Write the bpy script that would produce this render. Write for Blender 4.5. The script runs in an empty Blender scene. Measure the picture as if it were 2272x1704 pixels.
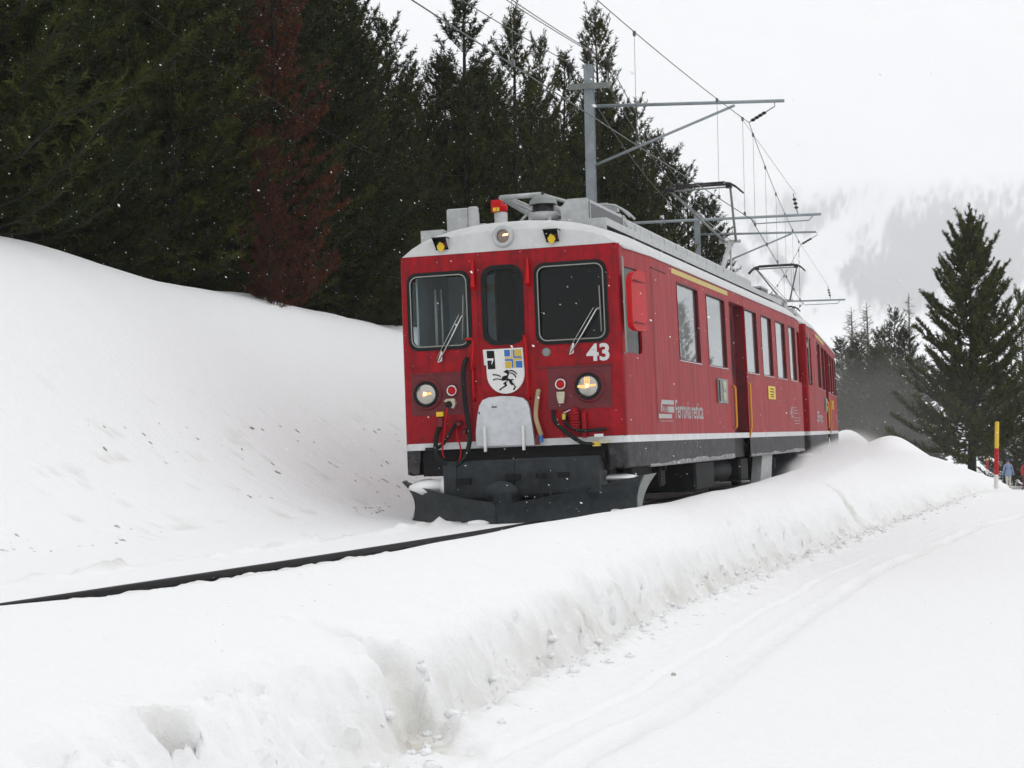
import bpy, math, random
import numpy as np
from mathutils import Vector, Matrix
from mathutils.geometry import tessellate_polygon

SC = bpy.context.scene
COL = SC.collection

# ------------------------------------------------------------------ camera
F_PX, W_PX = 4095.53, 2272.0
CAM = Vector((5.5387, -19.2656, 0.8959))
YAW, PITCH, ROLL = 0.2815, 0.0287, 0.0200
fw = Vector((-math.sin(YAW) * math.cos(PITCH), math.cos(YAW) * math.cos(PITCH), math.sin(PITCH)))
rt = Vector((math.cos(YAW), math.sin(YAW), 0.0))
up = rt.cross(fw)
r2 = rt * math.cos(ROLL) - up * math.sin(ROLL)
u2 = rt * math.sin(ROLL) + up * math.cos(ROLL)
cam_d = bpy.data.cameras.new('camera')
cam = bpy.data.objects.new('camera', cam_d)
COL.objects.link(cam)
m = Matrix.Identity(4)
for i in range(3):
    m[i][0], m[i][1], m[i][2], m[i][3] = r2[i], u2[i], -fw[i], CAM[i]
cam.matrix_world = m
cam_d.sensor_width = 36.0
cam_d.lens = F_PX / W_PX * 36.0
cam_d.clip_start, cam_d.clip_end = 0.1, 20000.0
SC.camera = cam

# ------------------------------------------------------------------ sky, sun, exposure
SUN_EL, SUN_AZ = 60.0, 55.0
world = bpy.data.worlds.new('World')
SC.world = world
world.use_nodes = True
wn = world.node_tree
wn.nodes.clear()
sky = wn.nodes.new('ShaderNodeTexSky')
sky.sky_type = 'NISHITA'
sky.sun_disc = False
sky.sun_elevation = math.radians(SUN_EL)
sky.sun_rotation = math.radians(SUN_AZ)
bg_sky = wn.nodes.new('ShaderNodeBackground')
bg_sky.inputs['Strength'].default_value = 0.05
wn.links.new(sky.outputs[0], bg_sky.inputs['Color'])
bg_cloud = wn.nodes.new('ShaderNodeBackground')           # the even grey-white overcast deck in front of it
bg_cloud.inputs['Color'].default_value = (0.985, 0.99, 1.0, 1)
bg_cloud.inputs['Strength'].default_value = 1.11
mixw = wn.nodes.new('ShaderNodeMixShader')
mixw.inputs[0].default_value = 0.94
wn.links.new(bg_sky.outputs[0], mixw.inputs[1])
wn.links.new(bg_cloud.outputs[0], mixw.inputs[2])
wo = wn.nodes.new('ShaderNodeOutputWorld')
wn.links.new(mixw.outputs[0], wo.inputs['Surface'])

sun_d = bpy.data.lights.new('sun', 'SUN')
sun_d.energy = 0.62
sun_d.angle = math.radians(50)
sun_d.color = (1.0, 0.985, 0.96)
sun = bpy.data.objects.new('sun', sun_d)
COL.objects.link(sun)
sun.rotation_euler = (math.radians(90 - SUN_EL), 0, math.radians(180 - SUN_AZ))
sun.location = (0, 0, 60)

SC.render.engine = 'CYCLES'
SC.view_settings.view_transform = 'Standard'
SC.view_settings.look = 'None'
SC.view_settings.exposure = 0.0
SC.view_settings.gamma = 1.0
SC.view_settings.use_curve_mapping = False
cy = SC.cycles
cy.max_bounces, cy.diffuse_bounces, cy.glossy_bounces = 6, 3, 3
cy.transmission_bounces, cy.transparent_max_bounces, cy.volume_bounces = 3, 8, 3
cy.use_denoising = True
cy.volume_step_rate = 1.0
cy.caustics_reflective = cy.caustics_refractive = False

# ------------------------------------------------------------------ track geometry (curve of radius RC, canted)
RC, X0, YC = 213.0, 25.5 / 426.0, 7.75
CANT = -0.0217


def sd2xy(s, d):
    a = s / RC
    return X0 - RC + (RC + d) * math.cos(a), YC + (RC + d) * math.sin(a)


def xy2sd(x, y):
    dx = np.asarray(x) - (X0 - RC)
    dy = np.asarray(y) - YC
    return RC * np.arctan2(dy, dx), np.hypot(dx, dy) - RC


# ------------------------------------------------------------------ noise (numpy value noise)
def _hash(ix, iy, seed):
    n = (ix.astype(np.int64) * 374761393 + iy.astype(np.int64) * 668265263 + seed * 1274126177) & 0x7fffffff
    n = ((n ^ (n >> 13)) * 1274126177) & 0x7fffffff
    n = n ^ (n >> 16)
    return (n & 0xffff) / 65535.0


def vnoise(x, y, seed=0):
    x = np.asarray(x, float)
    y = np.asarray(y, float)
    ix, iy = np.floor(x), np.floor(y)
    fx, fy = x - ix, y - iy
    fx = fx * fx * fx * (fx * (fx * 6 - 15) + 10)
    fy = fy * fy * fy * (fy * (fy * 6 - 15) + 10)
    a, b = _hash(ix, iy, seed), _hash(ix + 1, iy, seed)
    c, d = _hash(ix, iy + 1, seed), _hash(ix + 1, iy + 1, seed)
    return (a + (b - a) * fx) * (1 - fy) + (c + (d - c) * fx) * fy


def fbm(x, y, seed=0, oct=4, gain=0.5):
    v, amp, tot = 0.0, 1.0, 0.0
    for k in range(oct):
        v = v + amp * (vnoise(x * 2 ** k + 17.3 * k, y * 2 ** k - 9.1 * k, seed + k) * 2 - 1)
        tot += amp
        amp *= gain
    return v / tot


def sstep(a, b, x):
    t = np.clip((x - a) / (b - a), 0, 1)
    return t * t * (3 - 2 * t)


# ------------------------------------------------------------------ terrain height
_dl = np.linspace(-90, 0, 3601)
_pl = np.interp(_dl, [-90, -60, -30, -12, -8, -7, -6.2, -5.2, -3.9, -3.0, -2.2, -1.6, 0],
                [9, 7.5, 4.8, 3.65, 3.5, 3.36, 3.04, 2.32, 1.25, 0.58, 0.13, -0.005, -0.01])
_g = np.exp(-0.5 * (np.arange(-24, 25) * 0.025 / 0.22) ** 2)
_pl = np.convolve(np.pad(_pl, 24, mode='edge'), _g / _g.sum(), 'valid')

BASE_S = [-30, -22, -20, -18.6, -17.2, -15.5, -12.4, -9.5, -4.6, 0.8, 7.7, 17.3, 25, 40, 70]
BASE_D = [5.4, 4.3, 3.6, 3.12, 2.85, 2.72, 2.47, 2.37, 2.37, 2.62, 3.15, 4.45, 6.0, 8.0, 11.0]


def road_z(s):
    return -0.70 - 0.035 * np.clip(s - 20, 0, 60) - 0.002 * np.clip(s - 80, 0, 400)


def seg_dist(x, y, pts):
    best = np.full(np.shape(x), 1e9)
    tt = np.zeros(np.shape(x))
    n = len(pts) - 1
    for i in range(n):
        (ax, ay), (bx, by) = pts[i], pts[i + 1]
        L2 = (bx - ax) ** 2 + (by - ay) ** 2
        t = np.clip(((x - ax) * (bx - ax) + (y - ay) * (by - ay)) / L2, 0, 1)
        dd = np.hypot(x - ax - t * (bx - ax), y - ay - t * (by - ay))
        w = dd < best
        best = np.where(w, dd, best)
        tt = np.where(w, (i + t) / n, tt)
    return best, tt


GULLY = [(1.48, -9.62), (1.72, -9.72), (1.90, -9.80), (1.98, -9.73), (2.10, -9.77), (2.25, -9.92), (2.46, -10.22), (2.72, -10.52)]


def height(x, y):
    x = np.asarray(x, float)
    y = np.asarray(y, float)
    s, d = xy2sd(x, y)
    # ---- left bank
    k = np.interp(s, [-20, -8.3, -5.2, -1.4, 4, 10, 40, 70, 110], [1.12, 1.06, 1.045, 0.975, 0.945, 0.98, 0.85, 0.45, -0.2])
    zl = np.interp(d, _dl, _pl)
    ridge = sstep(-3.5, -6.0, d) * sstep(-14, -7, d)
    zl = zl * k + ridge * 0.10 * fbm(s / 3.1, d / 5, 3, 3) + sstep(-2, -5, d) * 0.10 * fbm(s / 4.5, d / 3.0, 5, 2)
    zl = zl + sstep(-8, -12, d) * 0.3 * fbm(s / 5, d / 5, 7, 3)
    rough = sstep(-1.2, -1.9, d) * sstep(-5.0, -3.2, d)
    zl = zl + rough * (0.02 * fbm(s / 0.5, d / 0.3, 11, 3) - 0.035 * sstep(0.35, 0.6, fbm(s / 0.30, d / 0.16, 91, 3)))
    # ---- track bed
    zt = 0.0217 * d - 0.012 + 0.006 * fbm(s / 1.5, d / 0.6, 21, 2)
    ruff = np.exp(-((d + 0.52) / 0.16) ** 2)
    zt = zt + ruff * (0.12 * np.maximum(0, fbm(s / 0.34, d / 0.10, 23, 3) - 0.05) + 0.010) - 0.02 * np.exp(-((d + 0.72) / 0.06) ** 2) * np.clip(0.3 + fbm(s / 0.5, d / 0.1, 25, 2), 0, 1)
    zt = zt + 0.012 * np.exp(-((d + 0.5) / 0.09) ** 4) - 0.05 * sstep(0.435, 0.475, d)
    # ---- berm between rail and road
    db = np.interp(s, BASE_S, BASE_D)
    db = db + 0.09 * fbm(s / 1.1, 0 * s + 3.3, 31, 3) + 0.05 * fbm(s / 0.35, d / 0.3, 33, 2)
    zr = road_z(s)
    zc = np.interp(s, [-26, -19, -17.6, -14.6, -11.6, -8, -2.9, 1.85, 10, 20, 30, 45, 70],
                   [0.16, 0.10, 0.05, 0.07, 0.13, 0.12, 0.16, 0.23, 0.31, 0.28, 0.18, 0.0, -0.3])
    zc = zc + 0.025 * fbm(s / 2.0, d / 2.0, 35, 3)
    fh = np.interp(s, [-30, -19, -10, 0, 10, 20, 35, 60], [0.42, 0.40, 0.36, 0.33, 0.26, 0.22, 0.16, 0.1])
    lipz = zr + fh
    # rail side
    rw = np.interp(s, [-22, -18.5, -17, -14, 0], [0.0, 0.01, 0.05, 0.12, 0.16])
    t1 = sstep(0.62 + rw * 0.8, 0.78 + rw * 1.8, d)
    bedr = np.interp(s, [-22, -18, -15.5, -11], [-0.010, -0.022, -0.036, -0.046]) + 0.026 * fbm(s / 0.16, d / 0.10, 37, 3)
    c1 = np.interp(s, [-22, -17, -13], [1.2, 1.25, 1.5])
    rise = sstep(0.60, 1.0, (d - 0.45) / (c1 - 0.45) * 0.9 + 0.12)
    lowc = np.interp(s, [-22, -17, -13], [0.02, 0.0, -0.03])
    zplat_in = lowc + (zc - lowc) * rise
    # top surface from crest down to the lip
    tq = np.clip((d - c1) / np.maximum(db - 0.12 - c1, 0.2), 0, 1)
    ztop = zc + (lipz - zc) * (tq ** 1.75)
    zb = np.where(d < c1, zplat_in, ztop)
    zb = bedr + (zb - bedr) * t1
    # face
    lump = sstep(db - 0.75, db - 0.25, d)
    zb = zb + lump * (0.065 * fbm(x / 0.36, y / 0.36, 41, 4) + 0.03 * fbm(x / 0.13, y / 0.13, 45, 3)) * sstep(-40, -20, -np.abs(s))
    fw_ = np.interp(s, [-19.2, -17.7, -9, -3, 5], [0.75, 0.22, 0.25, 0.36, 0.45]) * (1 + 0.6 * fbm(s / 0.8, 0 * s + 7.7, 46, 3))
    tf = sstep(db - fw_, db + 0.05, d + 0.085 * fbm(x / 0.15, y / 0.15, 43, 3) + 0.03 * fbm(x / 0.05, y / 0.05, 47, 2))
    # windrow of clods at the foot of the face
    foot = np.exp(-((d - db - 0.20) / 0.13) ** 2) * np.interp(s, [-22, -10, 20, 40], [1, 1, 0.6, 0.0])
    road = zr + 0.018 * fbm(x / 1.8, y / 1.8, 51, 3) + foot * (0.05 + 0.05 * fbm(x / 0.14, y / 0.14, 53, 3))
    road = road + np.exp(-((d - db - 0.45) / 0.3) ** 2) * 0.016 * fbm(x / 0.12, y / 0.12, 55, 3)
    road = road - 0.045 * np.exp(-((d - db - 0.07) / 0.035) ** 2) * np.clip(0.7 + fbm(s / 0.5, 0 * s, 58, 2), 0, 1.3) * (np.abs(s) < 40)
    zbr = zb + (road - zb) * tf
    mid = tf * (1 - tf) * 4
    zbr = zbr + mid * (0.05 * fbm(x / 0.10, y / 0.10, 48, 3) + 0.03 * fbm(x / 0.04, y / 0.04, 49, 2))
    # ruts and ski tracks along the road
    for off, amp, wd in ((0.0, 0.035, 0.05), (-0.45, 0.012, 0.03)):
        dr = np.interp(s, [-26, -17.1, -15.4, -10.4, -5.4, 3.1, 7.5, 20, 30], [4.3, 4.01, 3.98, 3.70, 3.66, 4.37, 5.16, 7.2, 9.0]) + off
        dr = dr + 0.05 * fbm(s / 1.2, 0 * s + off, 57, 3)
        q = d - dr
        zbr = zbr + tf * (-amp * np.exp(-(q / wd) ** 2) + 0.6 * amp * np.exp(-((q + 2.2 * wd) / (1.4 * wd)) ** 2)) * np.clip(0.7 + fbm(s / 2, 0 * s, 59, 2), 0, 1.4)
    zbr = zbr + sstep(12, 22, d) * 0.5 * sstep(25, 10, s)
    # ---- local features of the berm
    dist, t = seg_dist(x, y, GULLY)
    wdt = 0.07 + 0.11 * sstep(0.1, 0.6, t)
    dist = dist + 0.03 * fbm(x / 0.10, y / 0.10, 61, 3)
    dep = np.interp(t, [0, 0.12, 0.35, 0.6, 0.85, 1], [0.02, 0.07, 0.16, 0.20, 0.10, 0.0])
    zbr = np.maximum(zbr - dep * (1 - sstep(wdt * 0.4, wdt * 1.3, dist)), np.minimum(zbr, zr - 0.02))
    zbr = zbr + 0.035 * np.exp(-((dist - wdt * 1.5) / 0.06) ** 2) * sstep(0.05, 0.3, t) * sstep(1.0, 0.8, t)
    for pts, wd_, dp_ in (([(2.12, -12.35), (2.08, -12.15), (1.98, -11.85), (1.90, -11.50), (1.90, -11.15)], 0.032, 0.06),
                          ([(2.24, -13.75), (2.20, -13.58), (2.17, -13.40), (2.15, -13.25)], 0.028, 0.06),
                          ([(2.15, -13.15), (2.20, -13.06), (2.27, -13.05), (2.33, -13.11)], 0.030, 0.06),
                          ([(1.42, -9.80), (1.52, -9.72), (1.66, -9.76)], 0.030, 0.03),
                          ([(1.97, -10.95), (1.93, -10.75), (1.98, -10.55)], 0.026, 0.03),
                          ([(2.18, -9.2), (2.22, -8.6), (2.15, -8.1)], 0.035, 0.03),
                          ([(2.10, -7.4), (2.16, -6.9), (2.1, -6.3)], 0.04, 0.03)):
        dd_, tt_ = seg_dist(x, y, pts)
        dd_ = dd_ + 0.025 * fbm(x / 0.08, y / 0.08, 65, 2)
        q_ = sstep(0, 0.2, tt_) * sstep(1, 0.8, tt_) * 0.7 + 0.3
        zbr = zbr - q_ * dp_ * (1 - sstep(wd_ * 0.4, wd_ * 1.8, dd_))
    for (hx, hy, ra, rb, an, dep) in ((2.24, -12.74, 0.125, 0.060, 1.22, 0.24), (2.15, -5.79, 0.07, 0.05, 0.5, 0.12), (2.05, -6.3, 0.09, 0.03, 0.6, 0.03),
                                      (2.45, 10.5, 0.34, 0.10, 0.28, 0.10), (2.55, 9.0, 0.10, 0.07, 0.3, 0.10), (3.1, 16.8, 0.12, 0.09, 0.28, 0.10),
                                      (2.25, 0.8, 0.07, 0.05, 0.9, 0.06), (2.22, -2.0, 0.06, 0.04, 0.9, 0.05), (2.32, 4.6, 0.12, 0.08, 0.9, 0.07)):
        ca, sa = math.cos(an), math.sin(an)
        p = ((x - hx) * ca + (y - hy) * sa) / ra
        q = (-(x - hx) * sa + (y - hy) * ca) / rb
        rr = np.sqrt(p * p + q * q) + 0.3 * fbm(x / 0.06, y / 0.06, 63, 2)
        zbr = zbr - dep * (1 - sstep(0.55, 1.25, rr)) + 0.12 * dep * np.exp(-((rr - 1.5) / 0.35) ** 2)
    # lumpy shoulder in the near left corner
    nl = np.exp(-(((x - 2.40) / 0.40) ** 2 + ((y + 12.0) / 1.7) ** 2))
    zbr = zbr + nl * (0.07 * fbm(x / 0.32, y / 0.32, 67, 4) + 0.03 * fbm(x / 0.09, y / 0.09, 69, 3))
    z = np.where(d < -0.95, zl, np.where(d < 0.545, zt, zbr))
    bl = sstep(-1.3, -0.8, d)
    z = np.where((d > -1.3) & (d < -0.8), zl * (1 - bl) + zt * bl, z)
    # ---- mounds beside the line
    for (mx, my, rx, ry, hh) in ((1.15, 36.6, 0.95, 2.0, 0.62), (2.4, 33.5, 1.2, 2.2, 0.20), (-2.7, 61.6, 1.3, 2.5, 1.25), (3.0, 24.0, 1.0, 3.5, 0.1)):
        z = z + hh * np.exp(-((x - mx) / rx) ** 2 - ((y - my) / ry) ** 2)
    # beyond the bend everything sinks into the valley floor
    far = sstep(95, 220, np.hypot(x, y))
    z = z * (1 - far) + far * (-3.0 + 1.2 * fbm(x / 90, y / 90, 71, 3))
    return z


# ------------------------------------------------------------------ materials
def new_mat(name):
    mt = bpy.data.materials.new(name)
    mt.use_nodes = True
    nt = mt.node_tree
    b = nt.nodes['Principled BSDF']
    return mt, nt, b


def mat(name, col, rough=0.5, metal=0.0, var=0.0, vscale=6.0, bump=0.0, bscale=40.0, coat=0.0, dirt=None, dirt_amt=0.0, spec=0.5):
    mt, nt, b = new_mat(name)
    b.inputs['Base Color'].default_value = (*col, 1)
    b.inputs['Roughness'].default_value = rough
    b.inputs['Metallic'].default_value = metal
    b.inputs['Coat Weight'].default_value = coat
    b.inputs['Specular IOR Level'].default_value = spec
    tc = nt.nodes.new('ShaderNodeTexCoord')
    if var or dirt:
        n = nt.nodes.new('ShaderNodeTexNoise')
        n.inputs['Scale'].default_value = vscale
        n.inputs['Detail'].default_value = 6
        nt.links.new(tc.outputs['Object'], n.inputs['Vector'])
        mr = nt.nodes.new('ShaderNodeMapRange')
        mr.inputs[1].default_value, mr.inputs[2].default_value = 0.3, 0.7
        mr.inputs[3].default_value, mr.inputs[4].default_value = 1 - var, 1 + var
        nt.links.new(n.outputs['Fac'], mr.inputs[0])
        mu = nt.nodes.new('ShaderNodeVectorMath')
        mu.operation = 'SCALE'
        mu.inputs[0].default_value = col
        nt.links.new(mr.outputs[0], mu.inputs['Scale'])
        out = mu.outputs[0]
        if dirt:
            n2 = nt.nodes.new('ShaderNodeTexNoise')
            n2.inputs['Scale'].default_value = vscale * 2.3
            n2.inputs['Detail'].default_value = 8
            nt.links.new(tc.outputs['Object'], n2.inputs['Vector'])
            rp = nt.nodes.new('ShaderNodeMapRange')
            rp.inputs[1].default_value, rp.inputs[2].default_value = 0.45, 0.8
            rp.inputs[3].default_value, rp.inputs[4].default_value = 0.0, dirt_amt
            nt.links.new(n2.outputs['Fac'], rp.inputs[0])
            mx = nt.nodes.new('ShaderNodeMix')
            mx.data_type = 'RGBA'
            nt.links.new(rp.outputs[0], mx.inputs['Factor'])
            nt.links.new(out, mx.inputs['A'])
            mx.inputs['B'].default_value = (*dirt, 1)
            out = mx.outputs['Result']
        nt.links.new(out, b.inputs['Base Color'])
    if bump:
        n3 = nt.nodes.new('ShaderNodeTexNoise')
        n3.inputs['Scale'].default_value = bscale
        n3.inputs['Detail'].default_value = 5
        nt.links.new(tc.outputs['Object'], n3.inputs['Vector'])
        bp = nt.nodes.new('ShaderNodeBump')
        bp.inputs['Strength'].default_value = bump
        bp.inputs['Distance'].default_value = 0.02
        nt.links.new(n3.outputs['Fac'], bp.inputs['Height'])
        nt.links.new(bp.outputs[0], b.inputs['Normal'])
    return mt


def emit_mat(name, col, strength):
    mt, nt, b = new_mat(name)
    b.inputs['Base Color'].default_value = (*col, 1)
    b.inputs['Emission Color'].default_value = (*col, 1)
    b.inputs['Emission Strength'].default_value = strength
    return mt


def glass_mat(name, tint, glossy=0.5, rough=0.01):
    mt, nt, b = new_mat(name)
    nt.nodes.remove(b)
    o = nt.nodes['Material Output']
    tr = nt.nodes.new('ShaderNodeBsdfTransparent')
    tr.inputs[0].default_value = (*tint, 1)
    gl = nt.nodes.new('ShaderNodeBsdfGlossy')
    gl.inputs['Roughness'].default_value = rough
    fr = nt.nodes.new('ShaderNodeFresnel')
    fr.inputs[0].default_value = 1.0 + glossy
    mx = nt.nodes.new('ShaderNodeMixShader')
    nt.links.new(fr.outputs[0], mx.inputs[0])
    nt.links.new(tr.outputs[0], mx.inputs[1])
    nt.links.new(gl.outputs[0], mx.inputs[2])
    nt.links.new(mx.outputs[0], o.inputs['Surface'])
    return mt


def pane_mat(name):
    """double glazing before a dark compartment: strong mirror at grazing angles"""
    mt, nt, b = new_mat(name)
    b.inputs['Base Color'].default_value = (0.02, 0.022, 0.024, 1)
    b.inputs['Roughness'].default_value = 0.3
    o = nt.nodes['Material Output']
    gl = nt.nodes.new('ShaderNodeBsdfGlossy')
    gl.inputs['Roughness'].default_value = 0.015
    gl.inputs['Color'].default_value = (0.86, 0.90, 0.90, 1)
    fr = nt.nodes.new('ShaderNodeFresnel')
    fr.inputs[0].default_value = 2.3
    mx = nt.nodes.new('ShaderNodeMixShader')
    nt.links.new(fr.outputs[0], mx.inputs[0])
    nt.links.new(b.outputs[0], mx.inputs[1])
    nt.links.new(gl.outputs[0], mx.inputs[2])
    nt.links.new(mx.outputs[0], o.inputs['Surface'])
    return mt


def snow_mat(name):
    mt, nt, b = new_mat(name)
    tc = nt.nodes.new('ShaderNodeTexCoord')
    b.inputs['Roughness'].default_value = 0.75
    b.inputs['Specular IOR Level'].default_value = 0.15
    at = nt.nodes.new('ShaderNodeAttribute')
    at.attribute_name = 'grime_shade'
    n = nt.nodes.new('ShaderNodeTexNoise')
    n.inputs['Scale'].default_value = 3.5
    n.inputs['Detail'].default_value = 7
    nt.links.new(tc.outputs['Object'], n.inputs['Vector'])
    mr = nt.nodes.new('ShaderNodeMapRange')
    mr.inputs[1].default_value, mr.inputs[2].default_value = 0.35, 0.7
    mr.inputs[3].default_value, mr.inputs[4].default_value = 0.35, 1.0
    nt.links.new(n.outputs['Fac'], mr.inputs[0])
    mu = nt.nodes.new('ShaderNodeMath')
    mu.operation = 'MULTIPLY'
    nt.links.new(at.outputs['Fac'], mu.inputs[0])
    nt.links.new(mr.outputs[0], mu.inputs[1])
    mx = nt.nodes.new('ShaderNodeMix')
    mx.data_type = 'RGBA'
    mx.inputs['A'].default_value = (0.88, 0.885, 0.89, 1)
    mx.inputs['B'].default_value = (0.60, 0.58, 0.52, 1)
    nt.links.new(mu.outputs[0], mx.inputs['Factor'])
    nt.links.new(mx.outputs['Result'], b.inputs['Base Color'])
    prev = None
    for sc_, dist_, str_ in ((9.0, 0.05, 0.35), (28.0, 0.025, 0.35), (90.0, 0.008, 0.3)):
        n2 = nt.nodes.new('ShaderNodeTexNoise')
        n2.inputs['Scale'].default_value = sc_
        n2.inputs['Detail'].default_value = 5
        n2.inputs['Roughness'].default_value = 0.6
        nt.links.new(tc.outputs['Object'], n2.inputs['Vector'])
        bp = nt.nodes.new('ShaderNodeBump')
        bp.inputs['Strength'].default_value = str_
        bp.inputs['Distance'].default_value = dist_
        nt.links.new(n2.outputs['Fac'], bp.inputs['Height'])
        if prev:
            nt.links.new(prev, bp.inputs['Normal'])
        prev = bp.outputs[0]
    nt.links.new(prev, b.inputs['Normal'])
    return mt


M = {}
M['snow'] = snow_mat('snow')
M['clod'] = mat('clod_shade_and_stone', (0.40, 0.38, 0.34), 0.9, var=0.4, vscale=30)  # dark tone paints small shadow marks on the bank; also the stone
M['flake'] = mat('snowflake', (0.9, 0.9, 0.9), 0.8)
M['slush'] = mat('grey_slush', (0.27, 0.265, 0.27), 0.8, var=0.5, vscale=12)
M['red'] = mat('red_paint', (0.31, 0.003, 0.008), 0.42, var=0.10, vscale=2.0, dirt=(0.15, 0.010, 0.014), dirt_amt=0.45, spec=0.16)

def streaks(mt, col, amt):
    """vertical run marks and road-film blotches over the paint"""
    nt = mt.node_tree
    b = nt.nodes['Principled BSDF']
    src = b.inputs['Base Color'].links[0].from_socket
    tc = nt.nodes.new('ShaderNodeTexCoord')
    mp = nt.nodes.new('ShaderNodeMapping')
    mp.inputs['Scale'].default_value = (5.0, 5.0, 0.45)
    nt.links.new(tc.outputs['Object'], mp.inputs['Vector'])
    n = nt.nodes.new('ShaderNodeTexNoise')
    n.inputs['Scale'].default_value = 2.2
    n.inputs['Detail'].default_value = 7
    nt.links.new(mp.outputs[0], n.inputs['Vector'])
    mr = nt.nodes.new('ShaderNodeMapRange')
    mr.inputs[1].default_value, mr.inputs[2].default_value = 0.46, 0.78
    mr.inputs[3].default_value, mr.inputs[4].default_value = 0.0, amt
    nt.links.new(n.outputs['Fac'], mr.inputs[0])
    mx = nt.nodes.new('ShaderNodeMix')
    mx.data_type = 'RGBA'
    nt.links.new(mr.outputs[0], mx.inputs['Factor'])
    nt.links.new(src, mx.inputs['A'])
    mx.inputs['B'].default_value = (*col, 1)
    nt.links.new(mx.outputs['Result'], b.inputs['Base Color'])
    rr = nt.nodes.new('ShaderNodeMapRange')
    rr.inputs[3].default_value, rr.inputs[4].default_value = 0.35, 0.62
    nt.links.new(n.outputs['Fac'], rr.inputs[0])
    nt.links.new(rr.outputs[0], b.inputs['Roughness'])


streaks(M['red'], (0.17, 0.022, 0.026), 0.6)
M['red_front'] = mat('red_paint_front', (0.31, 0.004, 0.010), 0.5, var=0.18, vscale=5.0, dirt=(0.10, 0.008, 0.012), dirt_amt=0.65, spec=0.2)
streaks(M['red_front'], (0.06, 0.008, 0.010), 0.7)
M['red_dark'] = mat('grimy_shaded_red_paint', (0.13, 0.006, 0.013), 0.6, var=0.25, vscale=9.0, dirt=(0.05, 0.012, 0.014), dirt_amt=0.6)  # grimy paint, also carrying the painted shade of the door recess
M['red_bright'] = mat('bright_red_paint', (0.46, 0.004, 0.006), 0.45, var=0.08, spec=0.2)
M['silver'] = mat('silver_paint', (0.60, 0.61, 0.62), 0.45, var=0.10, vscale=7.0, dirt=(0.36, 0.35, 0.33), dirt_amt=0.35)
M['roof'] = mat('silver_roof_paint', (0.57, 0.575, 0.57), 0.55, var=0.06, vscale=5.0, dirt=(0.45, 0.43, 0.41), dirt_amt=0.4)
M['roofbox'] = mat('roof_equipment_paint', (0.44, 0.455, 0.455), 0.5, var=0.10, vscale=6.0, dirt=(0.22, 0.22, 0.215), dirt_amt=0.5)
M['white'] = mat('white_enamel', (0.72, 0.72, 0.70), 0.45, var=0.04, vscale=14, dirt=(0.40, 0.39, 0.36), dirt_amt=0.3)
M['flap'] = mat('pale_grey_plate', (0.56, 0.58, 0.60), 0.55, var=0.07, vscale=9, dirt=(0.20, 0.20, 0.20), dirt_amt=0.28)
M['skirt'] = mat('dark_grey_skirt', (0.028, 0.026, 0.028), 0.6, var=0.3, vscale=5, dirt=(0.17, 0.16, 0.17), dirt_amt=0.4, spec=0.25)
M['black'] = mat('black_paint', (0.009, 0.009, 0.010), 0.6, var=0.2, spec=0.2)
M['rubber'] = mat('black_rubber', (0.010, 0.012, 0.012), 0.65, spec=0.2)
M['plow'] = mat('dark_plough_steel', (0.020, 0.026, 0.029), 0.5, var=0.25, vscale=6, bump=0.15, bscale=15, dirt=(0.08, 0.08, 0.085), dirt_amt=0.3, spec=0.25)
M['iron'] = mat('dark_iron', (0.018, 0.019, 0.020), 0.65, var=0.3, vscale=8, spec=0.2)
M['rail'] = mat('rail_steel', (0.012, 0.011, 0.012), 0.55, var=0.3, vscale=12, spec=0.18)
M['steel'] = mat('grey_galvanised_steel', (0.27, 0.31, 0.33), 0.5, var=0.12, vscale=5, dirt=(0.18, 0.20, 0.20), dirt_amt=0.4)
M['chrome'] = mat('polished_metal', (0.62, 0.62, 0.60), 0.25, metal=1.0)
M['frame'] = mat('window_alu_frame', (0.26, 0.26, 0.23), 0.4, metal=0.3)
M['wire'] = mat('copper_wire_dark', (0.10, 0.11, 0.10), 0.6)
M['insul'] = mat('brown_insulator', (0.022, 0.016, 0.014), 0.5, spec=0.25)
M['beige'] = mat('beige_hose', (0.36, 0.27, 0.15), 0.6, var=0.1)
M['cream'] = mat('cream_plastic', (0.50, 0.46, 0.34), 0.5, var=0.1, dirt=(0.15, 0.13, 0.1), dirt_amt=0.4, vscale=20)
M['yellow'] = mat('yellow_paint', (0.70, 0.47, 0.01), 0.45, var=0.05)
M['yellowdull'] = mat('dull_yellow_paint', (0.52, 0.40, 0.10), 0.5, var=0.06)
M['orange'] = mat('orange_handrail_paint', (0.62, 0.27, 0.01), 0.45)
M['blue'] = mat('blue_enamel', (0.02, 0.13, 0.42), 0.4)
M['ochre'] = mat('yellow_enamel', (0.56, 0.40, 0.05), 0.4, var=0.08)
M['grey'] = mat('mid_grey_paint', (0.20, 0.22, 0.21), 0.5, var=0.15)
M['grille'] = mat('dark_grille', (0.10, 0.105, 0.11), 0.6, var=0.3, vscale=20)
M['letters'] = mat('pale_grey_lettering', (0.36, 0.37, 0.37), 0.6)
M['letters_w'] = mat('white_lettering', (0.60, 0.60, 0.60), 0.6)
M['glass'] = glass_mat('cab_glass', (0.74, 0.80, 0.80), 0.36)
M['pane'] = pane_mat('passenger_window_glass')
M['cabwall'] = mat('cab_interior_paint', (0.60, 0.68, 0.70), 0.6, var=0.08)
M['cabdark'] = mat('cab_interior_dark', (0.006, 0.008, 0.009), 0.8)
M['lens'] = mat('lamp_lens', (0.46, 0.44, 0.40), 0.24, metal=0.85)
M['lens_amber'] = mat('roof_lamp_lens', (0.22, 0.17, 0.14), 0.2, metal=0.5)
M['glow'] = emit_mat('lamp_glow', (1.0, 0.62, 0.28), 2.2)  # lamp glow, drawn as flat emitting patches before the lens
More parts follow.
